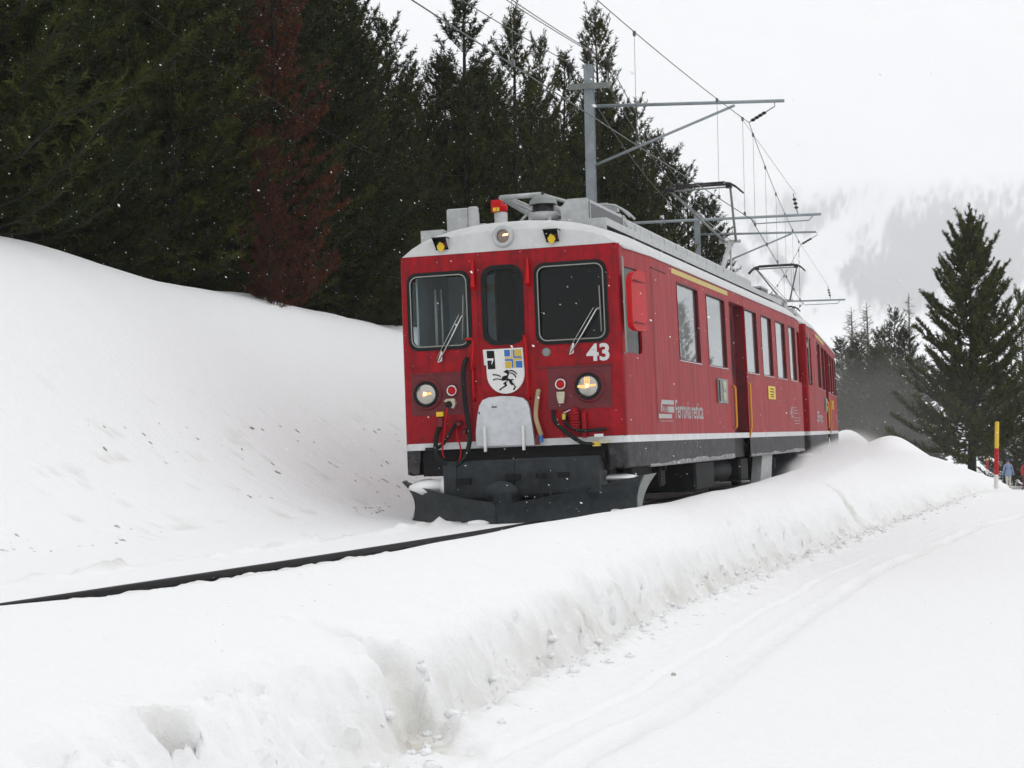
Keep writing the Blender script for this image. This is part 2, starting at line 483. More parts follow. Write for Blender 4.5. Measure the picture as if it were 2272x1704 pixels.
M['glow_dim'] = emit_mat('lamp_glow_dim', (1.0, 0.42, 0.13), 0.95)
M['bark'] = mat('conifer_bark', (0.016, 0.013, 0.010), 0.9, var=0.35, vscale=6)
M['bark_grey'] = mat('larch_bark', (0.12, 0.105, 0.095), 0.9, var=0.3, vscale=6)
M['jacket_blue'] = mat('pale_blue_jacket', (0.20, 0.26, 0.40), 0.8, var=0.12, vscale=5)
M['trousers'] = mat('pale_trousers', (0.52, 0.50, 0.45), 0.8, var=0.08)
M['jacket_red'] = mat('red_jacket', (0.42, 0.02, 0.03), 0.8, var=0.1)
M['trousers_red'] = mat('dark_red_trousers', (0.20, 0.02, 0.04), 0.8)
M['hat'] = mat('dark_blue_hat', (0.03, 0.04, 0.13), 0.8)
M['skin'] = mat('skin', (0.42, 0.24, 0.17), 0.6)
M['glove'] = mat('dark_glove', (0.02, 0.02, 0.03), 0.8)


def needle_mat(name, c1, c2, c3):
    mt, nt, b = new_mat(name)
    at = nt.nodes.new('ShaderNodeAttribute')
    at.attribute_name = 'tone'
    oi = nt.nodes.new('ShaderNodeObjectInfo')
    rp = nt.nodes.new('ShaderNodeValToRGB')
    rp.color_ramp.elements[0].color = (*c1, 1)
    rp.color_ramp.elements[1].color = (*c3, 1)
    e = rp.color_ramp.elements.new(0.5)
    e.color = (*c2, 1)
    ad = nt.nodes.new('ShaderNodeMath')
    ad.operation = 'MULTIPLY_ADD'
    nt.links.new(oi.outputs['Random'], ad.inputs[0])
    ad.inputs[1].default_value = 0.4
    ad2 = nt.nodes.new('ShaderNodeMath')
    ad2.operation = 'SUBTRACT'
    nt.links.new(at.outputs['Fac'], ad2.inputs[0])
    ad2.inputs[1].default_value = 0.2
    nt.links.new(ad2.outputs[0], ad.inputs[2])
    nt.links.new(ad.outputs[0], rp.inputs[0])
    nt.links.new(rp.outputs[0], b.inputs['Base Color'])
    b.inputs['Roughness'].default_value = 0.7
    b.inputs['Specular IOR Level'].default_value = 0.15
    return mt


M['needle'] = needle_mat('pine_needles', (0.010, 0.017, 0.003), (0.027, 0.036, 0.006), (0.066, 0.070, 0.011))  # forest shade put into the colour, base slightly darkened
M['needle_light'] = needle_mat('open_pine_needles', (0.018, 0.026, 0.004), (0.046, 0.058, 0.010), (0.095, 0.100, 0.018))
M['needle_rust'] = needle_mat('rust_brown_needles', (0.040, 0.015, 0.008), (0.082, 0.026, 0.012), (0.125, 0.042, 0.018))
M['twig'] = needle_mat('bare_larch_twigs', (0.05, 0.045, 0.038), (0.10, 0.088, 0.075), (0.15, 0.13, 0.115))
M['brush'] = needle_mat('brown_brush_twigs', (0.06, 0.042, 0.032), (0.12, 0.085, 0.06), (0.17, 0.13, 0.09))


# ------------------------------------------------------------------ mesh builder
class MB:
    def __init__(self):
        self.v, self.f, self.mi, self.sm = [], [], [], []

    def add(self, vs, fs, mi=0, smooth=False):
        o = len(self.v)
        self.v.extend([tuple(p) for p in vs])
        for f in fs:
            self.f.append(tuple(i + o for i in f))
            self.mi.append(mi)
            self.sm.append(smooth)
        return self

    def box(self, a, b, mi=0, bev=0.0):
        (x0, y0, z0), (x1, y1, z1) = [tuple(map(min, zip(a, b))), tuple(map(max, zip(a, b)))]
        if bev <= 0:
            vs = [(x, y, z) for x in (x0, x1) for y in (y0, y1) for z in (z0, z1)]
            fs = [(0, 1, 3, 2), (4, 6, 7, 5), (0, 4, 5, 1), (2, 3, 7, 6), (0, 2, 6, 4), (1, 5, 7, 3)]
            return self.add(vs, fs, mi)
        vs, idx = [], {}
        for ix, x in ((0, x0), (1, x1)):
            for iy, y in ((0, y0), (1, y1)):
                for iz, z in ((0, z0), (1, z1)):
                    sx, sy, sz = (1, -1)[ix], (1, -1)[iy], (1, -1)[iz]
                    for ax in range(3):
                        p = [x + sx * bev, y + sy * bev, z + sz * bev]
                        p[ax] = (x, y, z)[ax]
                        idx[(ix, iy, iz, ax)] = len(vs)
                        vs.append(tuple(p))
        fs = []
        for ax in range(3):
            o1, o2 = [(1, 2), (2, 0), (0, 1)][ax]
            for s in (0, 1):
                q = []
                for (a1, a2) in ((0, 0), (1, 0), (1, 1), (0, 1)):
                    k = [0, 0, 0]
                    k[ax], k[o1], k[o2] = s, a1, a2
                    q.append(idx[(*k, ax)])
                fs.append(tuple(q))
        for ax in range(3):
            o1, o2 = [(1, 2), (2, 0), (0, 1)][ax]
            for a1 in (0, 1):
                for a2 in (0, 1):
                    k0, k1 = [0, 0, 0], [0, 0, 0]
                    k0[o1] = k1[o1] = a1
                    k0[o2] = k1[o2] = a2
                    k1[ax] = 1
                    fs.append((idx[(*k0, o1)], idx[(*k1, o1)], idx[(*k1, o2)], idx[(*k0, o2)]))
        for k in [(i, j, l) for i in (0, 1) for j in (0, 1) for l in (0, 1)]:
            fs.append((idx[(*k, 0)], idx[(*k, 1)], idx[(*k, 2)]))
        return self.add(vs, fs, mi)

    def tube(self, pts, r, n=8, mi=0, cap=True):
        P = [Vector(p) for p in pts]
        rs = r if isinstance(r, (list, tuple)) else [r] * len(P)
        vs, fs = [], []
        prev = None
        for i, p in enumerate(P):
            t = (P[min(i + 1, len(P) - 1)] - P[max(i - 1, 0)]).normalized()
            if prev is None:
                a = Vector((0, 0, 1)) if abs(t.z) < 0.9 else Vector((1, 0, 0))
                e1 = t.cross(a).normalized()
            else:
                e1 = (prev - t * prev.dot(t)).normalized()
            prev = e1
            e2 = t.cross(e1)
            for k in range(n):
                an = 2 * math.pi * k / n
                vs.append(p + (e1 * math.cos(an) + e2 * math.sin(an)) * rs[i])
        for i in range(len(P) - 1):
            for k in range(n):
                k2 = (k + 1) % n
                fs.append((i * n + k, i * n + k2, (i + 1) * n + k2, (i + 1) * n + k))
        self.add(vs, fs, mi, True)
        if cap:
            o = len(self.v) - len(vs)
            self.f += [tuple(o + k for k in reversed(range(n))), tuple(o + (len(P) - 1) * n + k for k in range(n))]
            self.mi += [mi, mi]
            self.sm += [False, False]
        return self

    def lathe(self, prof, c=(0, 0, 0), axis='z', n=20, mi=0, smooth=True):
        """prof: (radius, height) pairs along the axis"""
        vs, fs = [], []
        for (r, h) in prof:
            for k in range(n):
                a = 2 * math.pi * k / n
                u, v = r * math.cos(a), r * math.sin(a)
                p = {'z': (u, v, h), 'y': (u, h, v), 'x': (h, u, v)}[axis]
                vs.append((c[0] + p[0], c[1] + p[1], c[2] + p[2]))
        for i in range(len(prof) - 1):
            for k in range(n):
                k2 = (k + 1) % n
                fs.append((i * n + k, i * n + k2, (i + 1) * n + k2, (i + 1) * n + k))
        if prof[0][0] > 1e-6:
            fs.append(tuple(range(n)))
        if prof[-1][0] > 1e-6:
            fs.append(tuple((len(prof) - 1) * n + k for k in range(n)))
        return self.add(vs, fs, mi, smooth)

    def poly(self, outer, holes, fn, t=0.0, mi=0, rim_mi=None, back=True):
        """planar polygon (2-D points) with holes; fn(u, v, w) -> 3-D; t = thickness along w"""
        loops = [outer] + list(holes)
        tess = tessellate_polygon([[Vector((p[0], p[1], 0)) for p in lp] for lp in loops])
        flat = [p for lp in loops for p in lp]
        self.add([fn(p[0], p[1], 0.0) for p in flat], [tuple(x) for x in tess], mi)
        if t:
            if back:
                self.add([fn(p[0], p[1], t) for p in flat], [tuple(reversed(x)) for x in tess], mi)
            for lp in loops:
                n = len(lp)
                vs = [fn(p[0], p[1], 0.0) for p in lp] + [fn(p[0], p[1], t) for p in lp]
                self.add(vs, [(i, (i + 1) % n, n + (i + 1) % n, n + i) for i in range(n)], mi if rim_mi is None else rim_mi)
        return self

    def build(self, name, mats, parent=None, loc=None):
        me = bpy.data.meshes.new(name)
        me.from_pydata(self.v, [], self.f)
        for mm in (mats if isinstance(mats, (list, tuple)) else [mats]):
            me.materials.append(M[mm])
        me.polygons.foreach_set('material_index', self.mi)
        me.polygons.foreach_set('use_smooth', self.sm)
        me.update()
        o = bpy.data.objects.new(name, me)
        COL.objects.link(o)
        if parent:
            o.parent = parent
        if loc:
            o.location = loc
        return o


def tag(o, label=None, cat=None, group=None, kind=None):
    if label:
        o['label'] = label
    if cat:
        o['category'] = cat
    if group:
        o['group'] = group
    if kind:
        o['kind'] = kind
    return o


def empty(name, loc=(0, 0, 0), rot=(0, 0, 0)):
    o = bpy.data.objects.new(name, None)
    COL.objects.link(o)
    o.location, o.rotation_euler = loc, rot
    o.empty_display_size = 0.2
    return o


def copy_tree(o, parent=None):
    c = o.copy()
    COL.objects.link(c)
    if parent:
        c.parent = parent
    for ch in list(o.children):
        copy_tree(ch, c)
    return c


def rrect(x0, z0, x1, z1, r, n=5):
    out = []
    for cx, cz, a0 in ((x1 - r, z0 + r, -90), (x1 - r, z1 - r, 0), (x0 + r, z1 - r, 90), (x0 + r, z0 + r, 180)):
        for k in range(n + 1):
            a = math.radians(a0 + 90 * k / n)
            out.append((cx + r * math.cos(a), cz + r * math.sin(a)))
    return out


def circ(cx, cz, r, n=24):
    return [(cx + r * math.cos(2 * math.pi * k / n), cz + r * math.sin(2 * math.pi * k / n)) for k in range(n)]


def text_mb(body, fn, width, height, bold=0.0):
    """flat lettering from the built-in font, scaled into width x height; fn(u, v, w) -> 3-D"""
    cu = bpy.data.curves.new('lettering', 'FONT')
    cu.body = body
    cu.size = 1.0
    cu.offset = bold
    cu.resolution_u = 3
    ob = bpy.data.objects.new('lettering', cu)
    COL.objects.link(ob)
    bpy.context.view_layer.update()
    me = bpy.data.meshes.new_from_object(ob.evaluated_get(bpy.context.evaluated_depsgraph_get()))
    bpy.data.objects.remove(ob)
    vs = [v.co.copy() for v in me.vertices]
    fs = [tuple(p.vertices) for p in me.polygons]
    bpy.data.meshes.remove(me)
    x0, x1 = min(v.x for v in vs), max(v.x for v in vs)
    y0, y1 = min(v.y for v in vs), max(v.y for v in vs)
    mb = MB()
    mb.add([fn((v.x - x0) / (x1 - x0) * width, (v.y - y0) / (y1 - y0) * height, 0) for v in vs], fs)
    return mb


# ------------------------------------------------------------------ ground
def axis_lines(segs):
    """segs: list of (start, end, step); steps grow outside"""
    out = []
    for a, b, st in segs:
        n = max(1, int(round((b - a) / st)))
        out += list(np.linspace(a, b, n, endpoint=False))
    out.append(segs[-1][1])
    return np.array(out)


xs = axis_lines([(-9000, -600, 600), (-600, -120, 40), (-120, -40, 6), (-40, -14, 1.0), (-14, -7.5, 0.3), (-7.5, -1.4, 0.10), (-1.4, 1.2, 0.04), (1.2, 3.3, 0.022),
                 (3.3, 5.2, 0.06), (5.2, 9, 0.2), (9, 30, 1.0), (30, 120, 6), (120, 600, 40), (600, 9000, 600)])
ys = axis_lines([(-9000, -600, 600), (-600, -120, 40), (-120, -30, 6), (-30, -15, 0.8), (-15, -3.5, 0.028), (-3.5, 6, 0.05), (6, 20, 0.11), (20, 45, 0.3),
                 (45, 75, 0.8), (75, 130, 3), (130, 600, 25), (600, 9000, 600)])
GX, GY = np.meshgrid(xs, ys)
GZ = height(GX, GY)
ny, nx = GX.shape
co = np.stack([GX, GY, GZ], -1).reshape(-1, 3)
ii = (np.arange(ny - 1)[:, None] * nx + np.arange(nx - 1)[None, :]).reshape(-1)
quads = np.stack([ii, ii + 1, ii + 1 + nx, ii + nx], -1)
gme = bpy.data.meshes.new('snowy_ground')
gme.vertices.add(len(co))
gme.vertices.foreach_set('co', co.ravel())
gme.loops.add(quads.size)
gme.loops.foreach_set('vertex_index', quads.ravel().astype(np.int32))
gme.polygons.add(len(quads))
gme.polygons.foreach_set('loop_start', np.arange(0, quads.size, 4, dtype=np.int32))
gme.polygons.foreach_set('use_smooth', np.ones(len(quads), bool))
gme.update()
gme.validate()
S_, D_ = xy2sd(GX, GY)
dbb = np.interp(S_, BASE_S, BASE_D)
grime_shade = (0.50 + 0.35 * fbm(GX / 0.25, GY / 0.25, 92, 3)) * np.exp(-((D_ - dbb + 0.02) / 0.17) ** 2) * sstep(-0.15, -0.4, GZ) + 0.22 * np.exp(-((D_ - dbb - 0.2) / 0.18) ** 2)
grime_shade += 0.45 * np.exp(-((D_ - 0.66) / 0.10) ** 2) + 1.0 * np.clip(0.3 + 1.5 * fbm(S_ / 0.6, D_ / 0.1, 94, 3), 0, 1) * np.exp(-((D_ + 0.60) / 0.13) ** 2)
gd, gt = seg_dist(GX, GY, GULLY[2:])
grime_shade += (0.55 + 0.4 * fbm(GX / 0.08, GY / 0.08, 95, 3)) * np.exp(-(gd / 0.14) ** 2)
grime_shade += 0.8 * np.exp(-(((GX - 2.24) / 0.09) ** 2 + ((GY + 12.74) / 0.13) ** 2))  # painted shade inside the hole
grime_shade += 0.9 * np.exp(-(((GX - 2.45) / 0.3) ** 2 + ((GY - 10.5) / 0.2) ** 2))
grime_shade *= (np.abs(S_) < 45)
rutd = np.interp(S_, [-26, -17.1, -15.4, -10.4, -5.4, 3.1, 7.5, 20, 30], [4.3, 4.01, 3.98, 3.70, 3.66, 4.37, 5.16, 7.2, 9.0])
grime_shade += 0.25 * np.exp(-((D_ - rutd) / 0.07) ** 2) * (np.abs(S_) < 35)
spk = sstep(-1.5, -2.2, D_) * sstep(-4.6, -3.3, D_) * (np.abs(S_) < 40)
grime_shade += spk * 0.55 * sstep(0.38, 0.6, fbm(S_ / 0.30, D_ / 0.16, 91, 3))  # dents of the left bank darkened, shade put into the colour
att = gme.attributes.new('grime_shade', 'FLOAT', 'POINT')
att.data.foreach_set('value', np.clip(grime_shade, 0, 1).reshape(-1).astype(np.float32))
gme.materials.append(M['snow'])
ground = bpy.data.objects.new('snowy_ground', gme)
COL.objects.link(ground)
tag(ground, 'snow covered ground with ploughed bank and packed snow road', None, None, 'structure')


def gz(x, y):
    return float(height(np.array([x]), np.array([y]))[0])


# ------------------------------------------------------------------ mountain
az = np.radians(np.concatenate([np.linspace(-75, -36, 40), np.linspace(-35, -19, 40), np.linspace(-18.9, 0.6, 300), np.linspace(1, 60, 60)]))       # measured from +y towards +x
rad = np.concatenate([np.linspace(230, 900, 12), np.linspace(980, 3800, 130)])
A, Rr = np.meshgrid(az, rad)
MX, MY = CAM.x + Rr * np.sin(A), CAM.y + Rr * np.cos(A)                # shape at a convenient size, enlarged below
base = np.interp(Rr, [230, 420, 900, 1500, 2200, 3000, 3800], [-8, -1.5, 14, 70, 210, 520, 860])
rid = fbm(A * 6.0, Rr / 1400, 101, 5) * sstep(600, 2600, Rr)
MZ = base + rid * 110 + 25 * fbm(MX / 260, MY / 260, 103, 3) * sstep(700, 2000, Rr)
# woods on the mountain, laid out by bearing and elevation (in minutes of the survey grid used for the trees)
sx_ = np.tan(A + YAW) * F_PX + 1136
sy_ = 950 - (MZ - CAM.z) / Rr * F_PX
wood = 0.35 * fbm(sx_ / 70, sy_ / 60, 111, 4) + 0.55 * fbm(sx_ / 8, sy_ / 18, 117, 3) - 0.22
for (cx_, cy2, wx_, wy_, am) in ((1668, 565, 50, 70, .8), (1765, 600, 60, 60, .85), (1815, 480, 110, 42, .9), (2050, 560, 110, 95, 1.0), (2210, 570, 120, 120, 1.0), (1885, 600, 40, 40, .7),
                                 (1595, 490, 45, 90, .45), (1300, 560, 200, 120, .7), (900, 560, 220, 120, .7), (1960, 640, 80, 50, .7)):
    wood = wood + am * np.exp(-((sx_ - cx_) / wx_) ** 2 - ((sy_ - cy2) / wy_) ** 2)
for pts, wd_, am in (([(1600, 430), (1680, 560), (1770, 680)], 16, 1.0), ([(1690, 465), (1780, 545), (1850, 630), (1885, 700)], 15, 1.1), ([(1780, 575), (1850, 520), (1930, 465)], 26, 1.0), ([(1800, 660), (1880, 560)], 18, .8), ([(1990, 420), (1960, 520)], 15, .5)):
    q, _t = seg_dist(sx_ + 9 * fbm(sx_ / 30, sy_ / 30, 119, 2), sy_, pts)
    wood = wood - am * np.exp(-(q / wd_) ** 2)
wood = (0.14 + 0.80 * sstep(-0.22, 0.50, wood)) * sstep(735, 690, sy_) * sstep(390, 450, sy_)
MK = 1.75
mco = np.stack([CAM.x + (MX - CAM.x) * MK, CAM.y + (MY - CAM.y) * MK, CAM.z + (MZ - CAM.z) * MK], -1).reshape(-1, 3)
MZ = mco[:, 2]
mny, mnx = A.shape
ii = (np.arange(mny - 1)[:, None] * mnx + np.arange(mnx - 1)[None, :]).reshape(-1)
mq = np.stack([ii, ii + 1, ii + 1 + mnx, ii + mnx], -1)
mme = bpy.data.meshes.new('mountain')
mme.from_pydata([], [], [])
mme.vertices.add(len(mco))
mme.vertices.foreach_set('co', mco.ravel())
mme.loops.add(mq.size)
mme.loops.foreach_set('vertex_index', mq.ravel().astype(np.int32))
mme.polygons.add(len(mq))
mme.polygons.foreach_set('loop_start', np.arange(0, mq.size, 4, dtype=np.int32))
mme.polygons.foreach_set('use_smooth', np.ones(len(mq), bool))
mme.update()
mme.validate()
att = mme.attributes.new('wood', 'FLOAT', 'POINT')
att.data.foreach_set('value', wood.reshape(-1).astype(np.float32))
mt, nt, b = new_mat('wooded_mountain_snow')
at = nt.nodes.new('ShaderNodeAttribute')
at.attribute_name = 'wood'
mx_ = nt.nodes.new('ShaderNodeMix')
mx_.data_type = 'RGBA'
mx_.inputs['A'].default_value = (0.88, 0.885, 0.89, 1)
mx_.inputs['B'].default_value = (0.12, 0.125, 0.135, 1)
nt.links.new(at.outputs['Fac'], mx_.inputs['Factor'])
nt.links.new(mx_.outputs['Result'], b.inputs['Base Color'])
b.inputs['Roughness'].default_value = 0.9
mme.materials.append(mt)
mountain = bpy.data.objects.new('mountain', mme)
COL.objects.link(mountain)
tag(mountain, 'hazy snow covered mountainside with grey forest patches', None, None, 'structure')

# ------------------------------------------------------------------ haze
HAZE = 0.00026
hz = MB().box((-9100, -9100, -11.5), (9100, 9100, float(MZ.max()) + 40)).build('haze', [])
mt = bpy.data.materials.new('snowy_air')
mt.use_nodes = True
nt = mt.node_tree
nt.nodes.remove(nt.nodes['Principled BSDF'])
pv = nt.nodes.new('ShaderNodeVolumePrincipled')
pv.inputs['Color'].default_value = (0.985, 0.99, 1.0, 1)
pv.inputs['Density'].default_value = HAZE
pv.inputs['Anisotropy'].default_value = 0.0
nt.links.new(pv.outputs[0], nt.nodes['Material Output'].inputs['Volume'])
hz.data.materials.append(mt)
tag(hz, 'pale snowy air over the whole valley', None, None, 'stuff')


def puff(name, label, loc, rad_, rot, dens, seed):
    """a cloud of whirled-up snow: an ellipsoid whose density fades to nothing at its own surface"""
    mb = MB()
    mb.lathe([(0, -1)] + [(math.sin(math.pi * q / 12), -math.cos(math.pi * q / 12)) for q in range(1, 12)] + [(0, 1)], (0, 0, 0), 'z', 20)
    o = mb.build(name, [])
    o.location, o.scale, o.rotation_euler = loc, rad_, rot
    mt = bpy.data.materials.new(name)
    mt.use_nodes = True
    nt = mt.node_tree
    nt.nodes.remove(nt.nodes['Principled BSDF'])
    pv = nt.nodes.new('ShaderNodeVolumePrincipled')
    pv.inputs['Color'].default_value = (1, 1, 1, 1)
    tc = nt.nodes.new('ShaderNodeTexCoord')
    mp = nt.nodes.new('ShaderNodeMapping')
    mp.inputs['Location'].default_value = (seed, 0, 0)
    mp.inputs['Scale'].default_value = (1.6, 4.0, 1.8)
    nt.links.new(tc.outputs['Object'], mp.inputs['Vector'])
    ns = nt.nodes.new('ShaderNodeTexNoise')
    ns.inputs['Scale'].default_value = 1.0
    ns.inputs['Detail'].default_value = 2
    nt.links.new(mp.outputs[0], ns.inputs['Vector'])
    dt = nt.nodes.new('ShaderNodeVectorMath')
    dt.operation = 'DOT_PRODUCT'
    nt.links.new(tc.outputs['Object'], dt.inputs[0])
    nt.links.new(tc.outputs['Object'], dt.inputs[1])
    fa = nt.nodes.new('ShaderNodeMapRange')
    fa.interpolation_type = 'SMOOTHERSTEP'
    fa.inputs[1].default_value, fa.inputs[2].default_value = 0.9, 0.0
    nt.links.new(dt.outputs['Value'], fa.inputs[0])
    nf = nt.nodes.new('ShaderNodeMapRange')
    nf.inputs[1].default_value, nf.inputs[2].default_value = 0.30, 0.70
    nf.inputs[3].default_value, nf.inputs[4].default_value = 0.15, 1.0
    nt.links.new(ns.outputs['Fac'], nf.inputs[0])
    m1 = nt.nodes.new('ShaderNodeMath')
    m1.operation = 'MULTIPLY'
    nt.links.new(fa.outputs[0], m1.inputs[0])
    nt.links.new(nf.outputs[0], m1.inputs[1])
    m2 = nt.nodes.new('ShaderNodeMath')
    m2.operation = 'MULTIPLY'
    m2.inputs[1].default_value = dens
    nt.links.new(m1.outputs[0], m2.inputs[0])
    nt.links.new(m2.outputs[0], pv.inputs['Density'])
    nt.links.new(pv.outputs[0], nt.nodes['Material Output'].inputs['Volume'])
    o.data.materials.append(mt)
    tag(o, label, None, None, 'stuff')
    return o


puff('snow_spray', 'powder snow whirled up between the wheels of the train and the snow bank', (1.60, 16.5, 0.32), (.50, 12.0, .46), (.015, 0, .04), 1.1, 5)
puff('snow_spray', 'denser powder snow blowing round the second railcar', (0.9, 27.0, 0.25), (1.1, 8.0, .80), (.02, 0, .09), 0.32, 2)
puff('snow_spray', 'thin veil of blown snow hanging behind the end of the train', (-.5, 54.0, 1.4), (6.0, 16.0, 3.4), (0, 0, .12), 0.011, 7)

# ------------------------------------------------------------------ railway track
trk = empty('railway_track', (0, 0, 0), (0, 0, 0))
tag(trk, 'railway track almost buried in snow, one rail showing dark', 'railway track')
for off in (0.5, -0.5):
    prof = [(-.028, -.0), (.028, -.0), (.034, -.012), (.03, -.04), (.012, -.05), (.012, -.12), (.06, -.14), (-.06, -.14), (-.012, -.12), (-.012, -.05), (-.03, -.04), (-.034, -.012)]
    vs, fs = [], []
    ss = np.concatenate([np.arange(-34, 20, 0.6), np.arange(20, 80, 2.0)])
    for s in ss:
        for (u, w) in prof:
            x, y = sd2xy(s, off + u)
            vs.append((x, y, w + 0.0217 * off))
    n = len(prof)
    for i in range(len(ss) - 1):
        for k in range(n):
            k2 = (k + 1) % n
            fs.append((i * n + k, i * n + k2, (i + 1) * n + k2, (i + 1) * n + k))
    MB().add(vs, fs).build('rail', 'rail', trk)

# ------------------------------------------------------------------ railcar
HG, HS, HB = 2.90, 0.86, 0.525          # gutter, stripe top, skirt bottom
LEN = 15.0
FR = lambda u, v, w: (u, w, v)          # front plane: u = x, v = z, w into the car (+y)


def xs_side(y):
    """half width of the body at distance y from the front"""
    if y < 1.25:
        return 1.25 + 0.06 * y
    if y > LEN - 1.25:
        return 1.25 + 0.06 * (LEN - y)
    return 1.325


def side_fn(sg, y_ref=None):
    def f(u, v, w):
        x = xs_side(u) - 0.010 * max(0.0, v - 1.7) - w
        return (sg * x, u, v)
    return f


WINS = [(2.81, 4.22), (4.83, 6.27), (8.03, 9.20), (9.68, 10.80), (11.28, 12.40), (12.88, 13.72)]


def make_railcar(number):
    car = empty('railcar')
    # ---------------- body: front and rear panels, side panels
    b = MB()
    fo = [(-1.21, HS), (1.21, HS), (1.21, 2.86), (1.15, 2.93), (-1.15, 2.93), (-1.21, 2.86)]
    holes = [rrect(-1.135, 1.915, -.462, 2.715, .09), rrect(-.275, 1.935, .135, 2.745, .11), rrect(.325, 1.908, 1.075, 2.735, .09)]
    b.poly(fo, holes, FR, 0.035, 1, 1, back=False)
    b.poly(fo, [], lambda u, v, w: (u, LEN - w, v), 0, 1)
    for yy, sy in ((0, 1), (LEN, -1)):
        for sg in (1, -1):
            arc = [(1.21, 0.0), (1.232, .006), (1.246, .022), (1.2535, .055)]
            vs = []
            for (ax, ay) in arc:
                vs += [(sg * ax, yy + sy * ay, HS), (sg * (ax - .010), yy + sy * ay, 2.87)]
            b.add(vs, [(2 * i, 2 * i + 2, 2 * i + 3, 2 * i + 1) for i in range(len(arc) - 1)], 1, True)
            b.add([(sg * 1.2, yy + sy * .0, 2.87), (sg * 1.2435, yy + sy * .055, 2.87), (sg * 1.243, yy + sy * .055, 2.93), (sg * 1.15, yy, 2.93)], [(0, 1, 2, 3)], 1)
    for sg in (1, -1):
        fn = side_fn(sg)
        b.poly([(.055, HS), (1.25, HS), (1.25, HG), (.055, HG)], [rrect(.10, 1.755, .78, 2.69, .07)], fn, 0.03, 0, 0, back=False)
        ho = [rrect(a, 1.765, c, 2.712, .055) for a, c in WINS]
        ho.append([(6.65, HS + .002), (8.0, HS + .002), (8.0, 2.735), (6.65, 2.735)])
        b.poly([(1.25, HS), (LEN - 1.25, HS), (LEN - 1.25, HG), (1.25, HG)], ho[:-1] + [ho[-1]], fn, 0.03, 0, 0, back=False)
        b.poly([(LEN - 1.25, HS), (LEN - .055, HS), (LEN - .055, HG), (LEN - 1.25, HG)], [rrect(LEN - .78, 1.755, LEN - .10, 2.69, .07)], fn, 0.03, 0, 0, back=False)
        # crease lines of the driver's door
        for y in (1.30,):
            b.box((sg * 1.3262, y, 1.0), (sg * 1.3275, y + .016, 2.76), 2)
        b.box((sg * 1.3150, 1.30, 2.76), (sg * 1.3265, 2.15, 2.772), 2)
    # inner floor and lining so the shell is closed
    b.box((-1.24, .05, HS - .02), (1.24, LEN - .05, HS + .0), 2)
    body = b.build('body', ['red', 'red_front', 'red_dark'], car)
    # ---------------- stripe and skirt
    st = MB()
    outl = [(0.0, 1.215), (.022, 1.251), (.058, 1.2585), (1.25, 1.330), (LEN - 1.25, 1.330), (LEN - .058, 1.2585), (LEN - .022, 1.251), (LEN, 1.215)]
    for sg in (1, -1):
        segs = list(zip(outl[:-1], outl[1:]))
        for (y0, x0), (y1, x1) in segs:
            st.add([(sg * x0, y0, .79), (sg * x1, y1, .79), (sg * x1, y1, HS + .004), (sg * x0, y0, HS + .004)], [(0, 1, 2, 3)])
            st.add([(sg * x0, y0, HS + .004), (sg * x1, y1, HS + .004), (sg * (x1 - .03), y1, HS + .004), (sg * (x0 - .03), y0, HS + .004)], [(0, 1, 2, 3)])
    for y in (-.006, LEN + .006):
        st.add([(-1.216, y, .79), (1.216, y, .79), (1.216, y, HS + .004), (-1.216, y, HS + .004)], [(0, 1, 2, 3)])
        st.add([(-1.216, y, HS + .004), (1.216, y, HS + .004), (1.216, y * .0 + (0.03 if y < 1 else LEN - .03), HS + .004), (-1.216, (0.03 if y < 1 else LEN - .03), HS + .004)], [(0, 1, 2, 3)])
    st.build('stripe', 'silver', car)
    sk = MB()
    for sg in (1, -1):
        for a, c in ((.0, 6.62), (8.02, LEN)):
            yy = [y for y in (a, .022, .058, 1.25, LEN - 1.25, LEN - .058, c) if a <= y <= c]
            yy = sorted(set(yy))
            for y0, y1 in zip(yy[:-1], yy[1:]):
                x0, x1 = [float(np.interp(t, [p[0] for p in outl], [p[1] for p in outl])) - .006 for t in (y0, y1)]
                sk.add([(sg * x0, y0, HB), (sg * x1, y1, HB), (sg * x1, y1, .79), (sg * x0, y0, .79)], [(0, 1, 2, 3)])
                sk.add([(sg * x0, y0, HB), (sg * x1, y1, HB), (sg * (x1 - .06), y1, HB - .012), (sg * (x0 - .06), y0, HB - .012)], [(0, 1, 2, 3)])
        sk.box((sg * 1.19, 6.60, HB - .01), (sg * 1.235, 8.04, .788), 1)
        for y in (.001, LEN - .001):
            q = 1.035 if sg > 0 else 1.075
            sk.add([(sg * q, y, .79), (sg * 1.209, y, .79), (sg * 1.209, y, HB + .03), (sg * 1.17, y, HB), (sg * (q + .03), y, HB)], [(0, 1, 2, 3, 4)])
    sko = sk.build('skirt', ['skirt', 'black'], car)
    rs = random.Random(3)
    for a, c in ((.9, 6.55), (8.05, LEN - .1)):
        k = MB()
        yy = [a + (c - a) * q / 60 for q in range(61)]
        vs = []
        hh = .02
        for y in yy:
            hh = max(.006, min(.05, hh + rs.uniform(-.012, .012)))
            x = float(np.interp(y, [p[0] for p in outl], [p[1] for p in outl]))
            vs += [(x - .03, y, HB - .022), (x + .004, y, HB - .008), (x - .003, y, HB + hh)]
        k.add(vs, [f for q in range(60) for f in ((3 * q, 3 * q + 3, 3 * q + 4, 3 * q + 1), (3 * q + 1, 3 * q + 4, 3 * q + 5, 3 * q + 2))], 0, True)
        k.build('caked_snow', 'slush', sko)
    # ---------------- roof
    rf = MB()
    prof = [(1.322, HG - .012), (1.325, HG + .01), (1.285, 2.985), (1.20, 3.06), (1.08, 3.125), (.92, 3.18), (.70, 3.235), (.45, 3.272), (.2, 3.29)]
    prof = prof + [(-x, z) for x, z in reversed(prof)]
